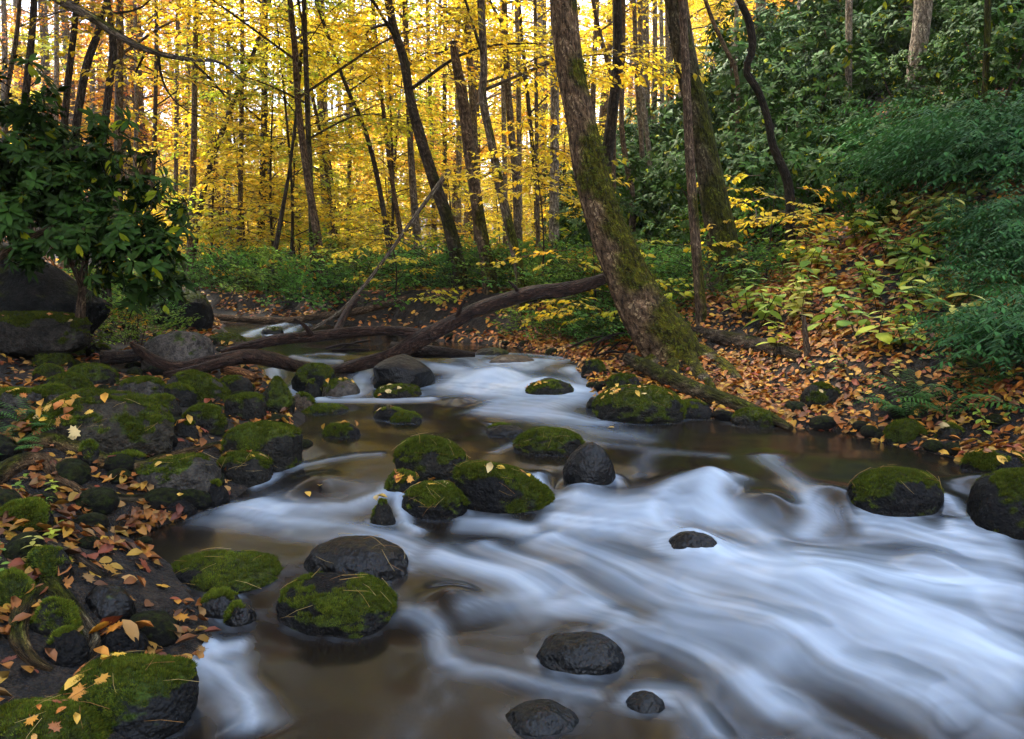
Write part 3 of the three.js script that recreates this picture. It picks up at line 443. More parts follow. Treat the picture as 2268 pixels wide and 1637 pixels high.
{
  const ds = [], NX = 330, B = new Buf();
  for (let d = -10; d < 1.7; d += 0.25) ds.push(d);
  for (let d = 1.7; d < 13; d += 0.0075 * d) ds.push(d);
  for (let d = 13; d < 40; d += 0.5) ds.push(d);
  for (const d of ds) {
    const l = xL(d) - 0.45, r = xR(d) + 0.45;
    for (let i = 0; i <= NX; i++) {
      const x = lerp(l, r, i / NX); let [a, up] = d > 1.3 && d < 13 ? foam(x, d) : [0, 0]; const lev = Wf(x, d);
      for (const q of rocks) { // white collars where the current meets a stone
        const ux = (x - q.x) / q.a, ud = (d - q.dc) / q.c; if (Math.abs(ux) > 1.5 || Math.abs(ud) > 1.5) continue; const cut = 1 - ((lev - q.y) / q.b) ** 2; if (cut < .02) continue;
        const e = (Math.hypot(ux, ud) / Math.sqrt(cut) - 1) * Math.min(q.a, q.c); if (e > .16) continue;
        a = 1 - (1 - a) * (1 - clamp(clamp(a * 1.6 + .12, 0, .6) * Math.exp(-((Math.max(0, e) / .035) ** 2)) * (.8 + .9 * noise(x * 22, d * 22, 3)), 0, .9));
      }
      let y = lev + 0.022 * up + 0.010 * noise(x * 2.1, d * 2.1, 6) + 0.004 * noise(x * 7, d * 7, 6) * (0.3 + up);
      const f = Math.pow(a, lerp(1.45, 1.05, sstep(4.4, 6, d))), k = 1 + .35 * fbm(x * 1.3, d * 1.3, 7, 3);
      B.v(x, y, -d, [lerp(.016 * k, .62, f), lerp(.012 * k, .76, f), lerp(.0085 * k, .93, f)], x, d);
    }
  }
  const w = NX + 1;
  for (let j = 0; j + 1 < ds.length; j++) for (let i = 0; i < NX; i++) { const a = j * w + i; B.t(a, a + 1, a + w); B.t(a + 1, a + w + 1, a + w); }
  solo('stream_water', B.geo(), new THREE.MeshPhysicalMaterial({ color: 0xffffff, vertexColors: true, roughness: 0.15, transmission: 0.3, thickness: 0, ior: 1.33, specularIntensity: 0.8, side: THREE.DoubleSide }), 'brown stream water breaking into silky white foam between the boulders', 'water', null, 'structure');
}
// stones too alike to tell apart fill the banks
srand(71);
const cob = [0, 1, 2, 3].map((k) => rockShape(1, .62, .85, { sd: 90 + k, det: 9, moss: .45 + .12 * k, lump: .2, base: k % 2 ? [.03, .026, .02] : [.02, .018, .015] }).q);
for (let k = 0; k < 190; k++) {
  const leftB = k < 140, d = leftB ? (k < 50 ? rr(2.2, 4.5) : rr(3.6, 10)) : rr(4.6, 11.5), t = leftB ? Math.pow(rnd(), 1.2) * 2.1 : Math.pow(rnd(), 2) * .7, x = leftB ? xL(d) - t + .15 : xR(d) + t - .1, s = rr(.04, .11) * (leftB ? 1 : .85);
  const o = solo('bank_stone', cob[k % 4], M_ROCK, leftB ? 'cobble half buried in leaves on the boulder bank' : 'dark pebble stone along the leafy waterline', 'stone', leftB ? 'cobbles on the boulder bank' : 'stones along the leafy waterline');
  o.position.set(x, G(x, d) + s * .12, -d); o.scale.setScalar(s); o.rotation.set(rr(-.3, .3), rr(0, 6), rr(-.3, .3));
}

// ---------------------------------------------------------------- fallen logs and roots: points [px, py, width px, d]
// without d the point lies on the ground
const trace = (pts, lift = .35) => pts.map(([px, py, w, d]) => { if (d) return at(px, py, d); const h = hit(px, py), r = size(w, -h.z) / 2; h.y += r * lift; if (lift < .5) h.z -= r; return h; });
const widths = (pts) => pts.map(([px, py, w, d]) => size(w, d || -hit(px, py).z) / 2);
const topMoss = (amt, f = 3) => (s, n, p) => clamp((n.y * .7 + fbm(p.x * f + 3, p.y * f, p.z * f + s, 3) * 1.6 - (1 - amt)) * 4);
function logOf(name, label, mat, pts, o = {}) {
  const t = thing(name, label, o.cat || 'log', o.group);
  part(t, o.part || 'stem', tube(trace(pts, o.lift), widths(pts), { sd: pts[0][0] * .01, step: .05, seg: 14, knot: .18, ...o }), BARK[mat]);
  for (const [n, q] of o.forks || []) part(t, n, tube(trace(q), widths(q), { sd: q[0][1] * .01, step: .05, seg: 12, knot: .13, ...o }), BARK[mat]);
  return t;
}
logOf('fallen_log', 'dark forked fallen log spanning the stream up to the leaning tree', 'log', [[1352, 612, 22, 7.75], [1300, 630, 27, 7.8], [1240, 643, 30, 7.85], [1180, 648, 29, 7.9], [1115, 666, 32, 8], [1050, 688, 31, 8], [985, 724, 33, 8.05], [925, 755, 38, 8.05], [870, 788, 32, 8.05], [800, 806, 28, 8.05], [735, 822, 22, 8.1]],
  { knot: .22, forks: [['fork', [[935, 742, 24, 8.08], [880, 733, 22, 8.1], [800, 734, 24, 8.15], [700, 745, 25, 8.1], [610, 753, 26, 8.05], [545, 768, 22, 8], [490, 782, 15, 7.95]]], ['stub', [[1010, 708, 13, 8], [1018, 685, 9, 7.95], [1030, 664, 6, 7.9]]], ['stub', [[690, 742, 12, 8.05], [672, 720, 8, 8], [650, 706, 4, 7.95]]], ['stub', [[850, 792, 12, 8], [862, 815, 8, 7.9], [880, 828, 5, 7.8]]], ['stub', [[1150, 655, 11, 7.95], [1140, 636, 7, 7.9], [1125, 622, 3, 7.9]]]] });
logOf('fallen_log', 'weathered driftwood log with an upturned broken end lying below the fork', 'log', [[292, 762, 14, 6.7], [312, 778, 20, 6.7], [350, 802, 25, 6.7], [395, 812, 26, 6.75], [470, 800, 30, 6.9], [540, 790, 34, 7.1], [600, 797, 34, 7.3], [660, 812, 26, 7.6], [735, 822, 18, 7.9]], { forks: [['stub', [[362, 830, 12, 6.6], [420, 822, 20, 6.65], [480, 806, 24, 6.8], [530, 796, 22, 7]]]] });
logOf('log_end', 'dark hollow log end lying on the cobbles by the grey boulder', 'wet', [[224, 792, 34, 6.9], [275, 790, 33, 6.95], [335, 780, 28, 7.1], [400, 772, 24, 7.3]]);
logOf('broken_log', 'short broken log with raw orange wood beside the little falls', 'brown', [[494, 818, 20, 6.9], [530, 826, 24, 6.8], [562, 838, 20, 6.7]], { tint: [1.7, 1.15, .7] });
logOf('dead_pole', 'long pale dead pole leaning on a dark trunk', 'pale', [[995, 378, 13, 11.4], [940, 450, 9, 11.2], [870, 548, 8, 11], [800, 640, 8, 10.8], [740, 700, 8, 10.6], [640, 752, 7, 10.4]], { seg: 8, step: .1, tint: [.8, .78, .75] });
logOf('fallen_log', 'thin reddish fallen trunk lying across the far stream', 'brown', [[400, 694, 14, 11.8], [520, 706, 15, 11.7], [640, 710, 16, 11.6], [700, 702, 16, 11.6], [800, 688, 17, 11.7], [900, 660, 15, 11.9]], { seg: 9, step: .1 });
logOf('broken_branch', 'broken branch stump propped on the forked log', 'log', [[792, 660, 10, 9], [768, 690, 16, 8.8], [745, 735, 18, 8.5]]);
logOf('mossy_log', 'moss covered log sloping from the leaning tree roots into the pool', 'moss', [[1392, 812, 30], [1430, 832, 36], [1500, 866, 38], [1570, 893, 36], [1650, 918, 30], [1720, 944, 22], [1752, 956, 12]], { lift: 1.1, moss: topMoss(.85) });
logOf('rotten_log', 'rotting mossy log lying under the bank behind the leaning tree', 'dark', [[1345, 702, 20], [1400, 712, 22], [1520, 740, 28], [1580, 752, 36], [1660, 770, 42], [1740, 790, 36], [1782, 800, 26]], { moss: topMoss(.6) });
logOf('dead_stub', 'short upright dead stub standing in the leafy bank', 'brown', [[1779, 700, 9, 6.75], [1784, 750, 13, 6.7], [1792, 812, 17, 6.65]]);
logOf('fallen_branch', 'crooked brown branch lying up the leafy bank', 'dark', [[2160, 628, 12], [2120, 690, 14], [2060, 745, 14], [2000, 812, 11]], {});
logOf('fallen_branch', 'short dark branch half buried beside the leaf littered waterline', 'dark', [[1940, 802, 14], [1975, 835, 17], [2030, 868, 13]], {});
logOf('bank_root', 'curved root emerging from the low leafy bank', 'moss', [[1780, 832, 13], [1830, 815, 16], [1870, 818, 14], [1890, 845, 12]], { moss: topMoss(.6), cat: 'root' });
logOf('sapling_stub', 'small split stump standing in front of the green bank shrubs', 'brown', [[1252, 690, 8, 9.6], [1245, 730, 11, 9.5], [1238, 768, 16, 9.4]], { tint: [1.5, 1.1, .8] });
logOf('mossy_root', 'thick brown mossy root winding along the leaf bank', 'moss', [[40, 1000, 40], [110, 992, 46], [180, 1022, 48], [240, 1042, 40], [300, 1044, 32], [350, 1022, 20], [420, 1002, 15], [492, 984, 12]], { moss: topMoss(.5), cat: 'root', tint: [1.3, 1.05, .85] });
logOf('mossy_root', 'gnarled root knuckle above the yellow green seedlings', 'moss', [[-30, 1075, 40], [30, 1040, 46], [80, 1035, 44], [130, 1075, 30], [190, 1110, 22], [215, 1125, 16]], { moss: topMoss(.45), cat: 'root', tint: [1.3, 1, .85] });
logOf('mossy_root', 'smooth brown root elbow with moss by the corner waterfall', 'moss', [[150, 1285, 16], [105, 1300, 28], [62, 1335, 38], [30, 1385, 44], [30, 1440, 40], [70, 1480, 28], [110, 1490, 14]], { moss: topMoss(.75), cat: 'root', tint: [1, .8, .6], knot: .3 });
logOf('mossy_root', 'mossy root running down to the corner waterfall', 'moss', [[60, 1265, 40], [110, 1320, 44], [160, 1380, 40], [200, 1430, 34], [180, 1470, 24]], { moss: topMoss(.8), cat: 'root' });
logOf('dead_twig', 'wet black twig pointing out over the corner waterfall', 'wet', [[200, 1290, 16, 2.95], [250, 1315, 15, 2.9], [300, 1345, 12, 2.85], [344, 1368, 6, 2.85]], { cat: 'twig' });
logOf('dead_root', 'thin dark roots reaching into the still pool', 'dark', [[100, 1215, 24], [150, 1240, 28], [200, 1268, 22], [230, 1282, 10]], { moss: topMoss(.5), cat: 'root' });
logOf('dead_root', 'mossy root hanging over the flat black rock shelf', 'moss', [[190, 1085, 16], [240, 1110, 24], [300, 1112, 22], [350, 1100, 12]], { moss: topMoss(.8), cat: 'root' });
srand(33);
for (let k = 0; k < 16; k++) { // a raft of sticks and leaves caught at the log and by the leaning tree
  const pile = k < 9, px = pile ? rr(1290, 1400) : rr(640, 930), py = pile ? rr(740, 800) : rr(760, 778), d = pile ? rr(7.5, 8.2) : rr(8.8, 9.6), a = rr(-.5, .5) + (pile ? .6 : 0), l = rr(40, 90);
  logOf('driftwood_stick', pile ? 'thin stick in the twig pile at the leaning tree' : 'wet stick caught in the shallows behind the forked log', 'wet', [[px - l / 2 * Math.cos(a), py + l / 2 * Math.sin(a), 5, d], [px, py - rr(0, 6), 6, d], [px + l / 2 * Math.cos(a), py - l / 2 * Math.sin(a), 4, d]], { seg: 6, cat: 'stick', group: pile ? 'sticks in the twig pile' : 'sticks caught behind the log' });
}
logOf('snagged_wood', 'dark chunk of driftwood stranded above the upper rapids', 'wet', [[865, 770, 26, 8.5], [930, 778, 30, 8.45], [1000, 782, 22, 8.4], [1052, 786, 10, 8.4]]);

// ---------------------------------------------------------------- leaf sprays (y along the twig, z up)
function sprayGeo(sd, { n = 22, len = .62, ll = .085, lw = .05, wide = .5, prof = RHOMB, droop = .2, twig = [.10, .07, .05], jitter = .5 } = {}) {
  const B = new Buf(); srand(sd); const sides = [];
  stick(B, V(0, 0, 0), V(0, len * .95, -.03), .006, .002, twig);
  for (let k = 0; k < 5; k++) { const y = len * (.15 + .16 * k), s = k % 2 ? 1 : -1, l = wide * rr(.35, .6) * (1 - k * .1); const a = V(0, y, -.01), b = V(s * l * .8, y + l * .55, rr(-.06, .03)); stick(B, a, b, .003, .0015, twig); sides.push([a, b]); }
  sides.push([V(0, 0, 0), V(0, len, -.03)]);
  for (let k = 0; k < n; k++) {
    const [a, b] = sides[k % sides.length], t = rr(.25, 1.02), p = a.clone().lerp(b, t), dir = b.clone().sub(a).normalize(), s = rnd() < .5 ? 1 : -1, q = V(-dir.y, dir.x, 0).multiplyScalar(s * rr(.5, 1.2));
    const y = dir.multiplyScalar(.7).add(q).add(V(0, 0, rr(-.45, .15))), nn = V(rr(-jitter, jitter), rr(-jitter, jitter), 1).normalize(), c = rr(.78, 1.2), l = ll * rr(.7, 1.15);
    leaf(B, p, y, nn, l, lw * l / ll, [c, c * rr(.9, 1.06), c * rr(.8, 1.1)], prof, .2, droop);
  }
  return B.geo();
}
const SPRAY = [sprayGeo(11, { n: 34, ll: .07, lw: .042, prof: [[0, 0], [.3, .42], [.62, .42], [1, 0]] }), sprayGeo(12, { n: 32, ll: .075, lw: .043, prof: [[0, 0], [.3, .42], [.62, .42], [1, 0]] }), sprayGeo(13, { n: 40, ll: .075, lw: .045, wide: .62, len: .75 })];
const PAL = {
  gold: [[.90, .71, .05], [.92, .75, .07], [.90, .65, .04], [.85, .72, .06]],
  amber: [[.86, .54, .03], [.80, .42, .03], [.86, .58, .03], [.76, .36, .04]],
  lime: [[.62, .64, .05], [.70, .64, .04], [.46, .56, .05], [.78, .64, .04]],
  rust: [[.62, .24, .03], [.70, .34, .03], [.55, .19, .04], [.74, .44, .03]],
  green: [[.075, .16, .03], [.10, .19, .03], [.06, .14, .035], [.13, .21, .03]] };
const hue = (p) => { const c = pick(PAL[p]), k = rr(.82, 1.12); return C(c[0] * k, c[1] * k, c[2] * k); };

// pts: Vector3 from foot to tip with radii; low: first limb; n: limbs; L: limb length
function treeParts(t, pts, rads, mat, { low = 5, n = 16, L = 2.4, pal = 'gold', per = 9, moss = null, seg = 14, sd = 1, step = .12, viewTop = 99, hi = .45, thin = 99, meshLimbs = 6, up = .35, knot = .08, flare = 0, mossCol, spr = 1, aim = null, tint, tufts = 0 } = {}) {
  const trunk = part(t, 'trunk', tube(pts, rads, { seg, step, knot, flare, sd, moss, ...(mossCol ? { mossCol } : {}), ...(tint ? { tint } : {}) }), mat);
  if (tufts) {
    const g = trunk.geometry, p = g.attributes.position, q = g.attributes.normal, c = g.attributes.color, ok = [], l = []; for (let i = 0; i < p.count; i++) if (c.getZ(i) < .3 && p.getY(i) < 3.6) ok.push(i); srand(808);
    for (let k = 0; k < tufts && ok.length; k++) { const i = pick(ok), N = V(q.getX(i), q.getY(i), q.getZ(i)), P = V(p.getX(i), p.getY(i), p.getZ(i)).add(V(rr(-.03, .03), rr(-.03, .03), rr(-.03, .03))).addScaledVector(N, -.004), b = rr(.6, 1.5); P.addScaledVector(N, -.0); l.push([basis(P, V(N.x, N.y + .3, N.z), V(rr(-1, 1), rr(-1, 1), rr(-1, 1)), rr(.009, .018)), C(.07 * b, .082 * b, .01 * b)]); }
    copies(trunk, 'moss', mossTuft, M_MOSS, l, 'stuff');
  }
  srand(Math.round(sd * 1013) + 17);
  const foot = pts[0].y, tip = pts[pts.length - 1].y, pos = (h) => { for (let i = 1; i < pts.length; i++) if (h <= pts[i].y) { const k = (h - pts[i - 1].y) / Math.max(1e-4, pts[i].y - pts[i - 1].y); return [pts[i - 1].clone().lerp(pts[i], k), lerp(rads[i - 1], rads[i], k)]; } return [pts[pts.length - 1], rads[rads.length - 1]]; };
  const lists = [[], [], []], high = []; let made = 0;
  for (let k = 0; k < n; k++) {
    const f = k / n, h = foot + low + (tip - foot - low) * Math.pow(f, 1.05) + rr(-.2, .2); if (h > tip) continue;
    const [p, r] = pos(h), az = aim ? aim + rr(-1.3, 1.3) : k * 2.4 + rr(-.5, .5), l = L * rr(.6, 1.1) * (1 - .55 * f), rise = up * rr(.4, 1.5);
    const dir = V(Math.cos(az), rise, Math.sin(az)), mid = p.clone().addScaledVector(dir, l * .5), end = p.clone().addScaledVector(dir, l).add(V(rr(-.2, .2), -.12 * l, rr(-.2, .2)));
    mid.add(V(rr(-.12, .12), rr(0, .1), rr(-.12, .12)).multiplyScalar(l));
    const lr = Math.min(r * .45, .012 + l * .009), g = tube([p, mid, end], [lr, lr * .65, .004], { seg: 5, step: .3, knot: .05, sd: k });
    if (made < meshLimbs) { part(t, 'limb', g, mat); made++; } else high.push(g);
    const out = h > viewTop, cnt = Math.max(1, Math.round(per * l * (out ? hi : h > thin ? .12 : 1)));
    for (let q = 0; q < cnt; q++) {
      const s = .2 + .8 * (q + rnd()) / cnt, b = s < .5 ? p.clone().lerp(mid, s * 2) : mid.clone().lerp(end, s * 2 - 1), a2 = az + (q % 2 ? 1 : -1) * rr(.2, 1.5) * (1 - s * .4);
      const dd = V(Math.cos(a2), rr(-.35, .2), Math.sin(a2)), sc = (out ? rr(1.7, 2.4) : rr(.75, 1.25)) * spr;
      b.add(V(rr(-.15, .15), rr(-.2, .2), rr(-.15, .15)));
      lists[(q + k) % 3].push([basis(b, dd, V(rr(-.4, .4), 1, rr(-.4, .4)), sc), hue(pal)]);
    }
  }
  if (high.length) part(t, 'branchwork', mergeGeometries(high), mat, 'stuff');
  lists.forEach((l, i) => { if (l.length) copies(t, 'crown', SPRAY[i], M_YELLOW, l, 'stuff'); });
  return t;
}
const sideMoss = (hgt, amt = .7, dir = V(.6, .3, .5)) => (s, n, p) => clamp((n.dot(dir) * .8 + fbm(p.x * 4, p.y * 2.2, p.z * 4, 4) * 2 + amt - s / hgt * .9 - .35) * 3.5);
let treeNo = 0;
// tr: [px, py, width px] from the top of the picture to the foot, all at depth d
function tree(label, d, mat, tr, o = {}) {
  const t = thing(o.name || 'forest_tree', label, 'tree', o.group), sd = ++treeNo * .37 + 1;
  const b = [...tr].reverse(), P = b.map(([px, py]) => at(px, py, d + (o.dz || 0) * (tr[tr.length - 1][1] - py) / 600)), r = b.map(([, , w]) => size(w, d) / 2);
  const g = G(P[0].x, -P[0].z); if (P[0].y > g - .1) { P.unshift(V(P[0].x + (P[0].x - P[1].x) * .15, g - .2, P[0].z)); r.unshift(r[0] * (o.foot || 1.15)); }
  const a = P[P.length - 2], z = P[P.length - 1], u = z.clone().sub(a).normalize(), H = g + (o.H || 15);
  if (!o.snag && z.y < H) { let q = z.clone(), k = 5, st = (H - z.y) / k, rz = r[r.length - 1]; for (let i = 1; i <= k; i++) { u.lerp(V(0, 1, 0), .25).normalize(); q = q.clone().addScaledVector(u, st / Math.max(.3, u.y)); P.push(q); r.push(lerp(rz, .025, i / k)); } }
  t.position.copy(P[0]); const o0 = P[0].clone(); P.forEach((p) => p.sub(o0));
  return treeParts(t, P, r, BARK[mat], { sd, hi: d > 10.3 ? .07 : 1, viewTop: 1.3 - o0.y + d * .37 + .5, ...(o.snag ? { n: 0 } : {}), ...o });
}
const SLIM = 'slender forest trees crowding the valley floor';
tree('massive mossy tree leaning out over the stream', 7.7, 'grey', [[1243, -60, 55], [1246, 0, 56], [1262, 150, 58], [1284, 260, 62], [1310, 390, 74], [1345, 510, 84], [1385, 600, 94], [1428, 690, 108], [1488, 785, 126]], { low: 6.5, H: 16, n: 26, L: 4.2, flare: .1, seg: 36, step: .045, moss: sideMoss(3.2, .9, V(.75, .35, .35)), mossCol: [.42, .5, .04], foot: 1.05, tufts: 3800, tint: [.95, .78, .6] });
{
  const t = scene.children[scene.children.length - 1], o = t.position;
  for (const q of [[[1500, 770, 60], [1560, 792, 44], [1610, 822, 32], [1640, 850, 18]], [[1470, 790, 50], [1440, 812, 34], [1400, 822, 22], [1370, 826, 10]], [[1520, 785, 50], [1545, 830, 36], [1575, 862, 22], [1590, 880, 10]], [[1490, 800, 46], [1490, 835, 30], [1470, 858, 16]]]) part(t, 'root', tube(q.map(([x, y, w], i) => (i ? trace([[x, y, w]])[0] : at(x, y, 7.6)).sub(o)), q.map(([, , w]) => size(w, 7.3) / 2), { seg: 12, step: .05, knot: .25, sd: q[0][0], moss: topMoss(.85), mossCol: [.5, .62, .05] }), BARK.grey);
}
tree('thick dark mossy trunk behind the slim straight trunk', 9.4, 'moss', [[1490, -30, 40], [1497, 30, 42], [1514, 120, 46], [1542, 240, 50], [1562, 340, 54], [1582, 440, 60], [1600, 530, 66], [1608, 610, 84]], { low: 7, H: 17, n: 14, L: 3, flare: .3, seg: 22, step: .07, moss: sideMoss(4, .75), tint: [.8, .8, .75] });
tree('slim straight brown trunk with a dead side twig', 8.4, 'brown', [[1511, 0, 17], [1518, 150, 18], [1526, 330, 20], [1536, 480, 22], [1545, 600, 23], [1553, 712, 27]], { low: 6.5, H: 13, n: 10, L: 2, moss: sideMoss(1.2, .55) });
tree('black slim trunk bowed behind the massive leaning tree', 11, 'dark', [[1366, 0, 20], [1367, 130, 21], [1356, 250, 24], [1343, 350, 26], [1338, 420, 26], [1342, 470, 24]], { low: 8, H: 16, n: 12, L: 2.6, tint: [.55, .55, .55] });
tree('straight pale trunk with a mossy foot', 13, 'pale', [[1227, -20, 17], [1228, 100, 18], [1228, 300, 19], [1227, 450, 21], [1226, 562, 24]], { low: 8, H: 18, n: 12, L: 2.6, moss: sideMoss(.9, 1.25) });
tree('thin black crooked sapling with an s shaped trunk', 10, 'dark', [[1634, -10, 13], [1659, 50, 16], [1666, 110, 16], [1652, 155, 16], [1678, 200, 16], [1700, 262, 16], [1711, 320, 17], [1746, 410, 20]], { low: 5.5, H: 8, n: 6, L: 1.6, pal: 'lime', tint: [.45, .45, .45] });
tree('pale broad trunk rising from the evergreen thicket', 13, 'pale', [[2046, -20, 37], [2043, 30, 36], [2035, 97, 36], [2027, 170, 36], [2024, 240, 38]], { low: 9, H: 19, n: 12, L: 3 });
tree('pale slim trunk rising from the evergreen thicket', 14, 'pale', [[1880, -10, 14], [1880, 80, 14], [1879, 170, 14]], { low: 9, H: 17, n: 10, L: 2.4 });
tree('thin green mossy trunk among the arching shrubs', 9, 'moss', [[2188, -10, 13], [2186, 100, 13], [2181, 194, 13], [2173, 345, 16]], { low: 6.5, H: 12, n: 8, L: 2, moss: sideMoss(9, 1.1) });
tree('dark trunk standing close behind the pale broad trunk', 14.5, 'dark', [[2008, -20, 28], [2013, 20, 26], [2020, 100, 24]], { low: 9, H: 17, n: 10, L: 2.6 });
tree('dark mossy trunk leaning over the dead pole', 12, 'dark', [[855, -20, 17], [874, 70, 18], [893, 128, 20], [908, 217, 20], [932, 310, 24], [963, 407, 26], [990, 485, 28], [1016, 595, 32]], { low: 3.1, H: 14, n: 17, L: 3.1, per: 11, moss: sideMoss(3, .4) });
tree('brown snapped trunk with a splintered top', 11.6, 'brown', [[1004, 92, 18], [1008, 130, 19], [1021, 194, 22], [1036, 310, 26], [1052, 427, 26], [1067, 523, 28], [1084, 618, 33]], { snag: true, moss: sideMoss(2, .5) });
tree('grey forked trunk curving up beside the snapped trunk', 10.6, 'grey', [[1064, -10, 16], [1071, 155, 16], [1068, 213, 18], [1087, 310, 18], [1110, 427, 20], [1137, 543, 21], [1154, 622, 25]], { low: 3.2, H: 13, n: 17, L: 2.8, per: 11, moss: sideMoss(3, .5) });
tree('twin stemmed brown trunk leaning at the far bend', 13, 'brown', [[641, -10, 12], [653, 116, 13], [660, 233, 14], [680, 388, 16], [699, 504, 18], [717, 610, 21], [744, 695, 24]], { low: 3.4, H: 14, n: 18, L: 3, per: 11, pal: 'gold' });
tree('mossy short trunk beside the twin stemmed trunk', 13.2, 'moss', [[688, 440, 13], [693, 560, 16], [703, 692, 20]], { low: 3, H: 8, n: 10, L: 2, per: 9, pal: 'lime', moss: sideMoss(2, .8) });
tree('dark leaning trunk crossing the straight grey trunks', 17, 'dark', [[560, 120, 8], [545, 155, 9], [520, 217, 10], [485, 310, 11], [454, 407, 12], [434, 520, 13], [424, 600, 14]], { low: 4, H: 11, n: 12, L: 2.6, pal: 'lime' });
tree('forked dark tree above the glossy evergreen shrub', 9.2, 'dark', [[236, -20, 9], [243, 45, 12], [250, 100, 15], [240, 200, 15], [229, 300, 16], [224, 380, 16]], { low: 4, H: 12, n: 14, L: 2.4, pal: 'gold', per: 9 });
tree('dark slanting trunk above the glossy evergreen shrub', 10, 'dark', [[236, 0, 12], [217, 70, 14], [194, 136, 16], [178, 217, 16], [165, 330, 17]], { low: 4.5, H: 13, n: 12, L: 2.4, pal: 'amber' });
tree('dark trunk with a side fork above the glossy evergreen shrub', 9, 'dark', [[75, -10, 13], [70, 78, 14], [60, 174, 15], [52, 280, 16]], { low: 4.8, H: 13, n: 12, L: 2.4, pal: 'amber' });
tree('stout grey trunk behind the forked dark tree', 14, 'grey', [[265, 60, 15], [264, 150, 17], [262, 300, 18], [262, 490, 20]], { low: 5, H: 15, n: 14, L: 2.6, pal: 'gold' });
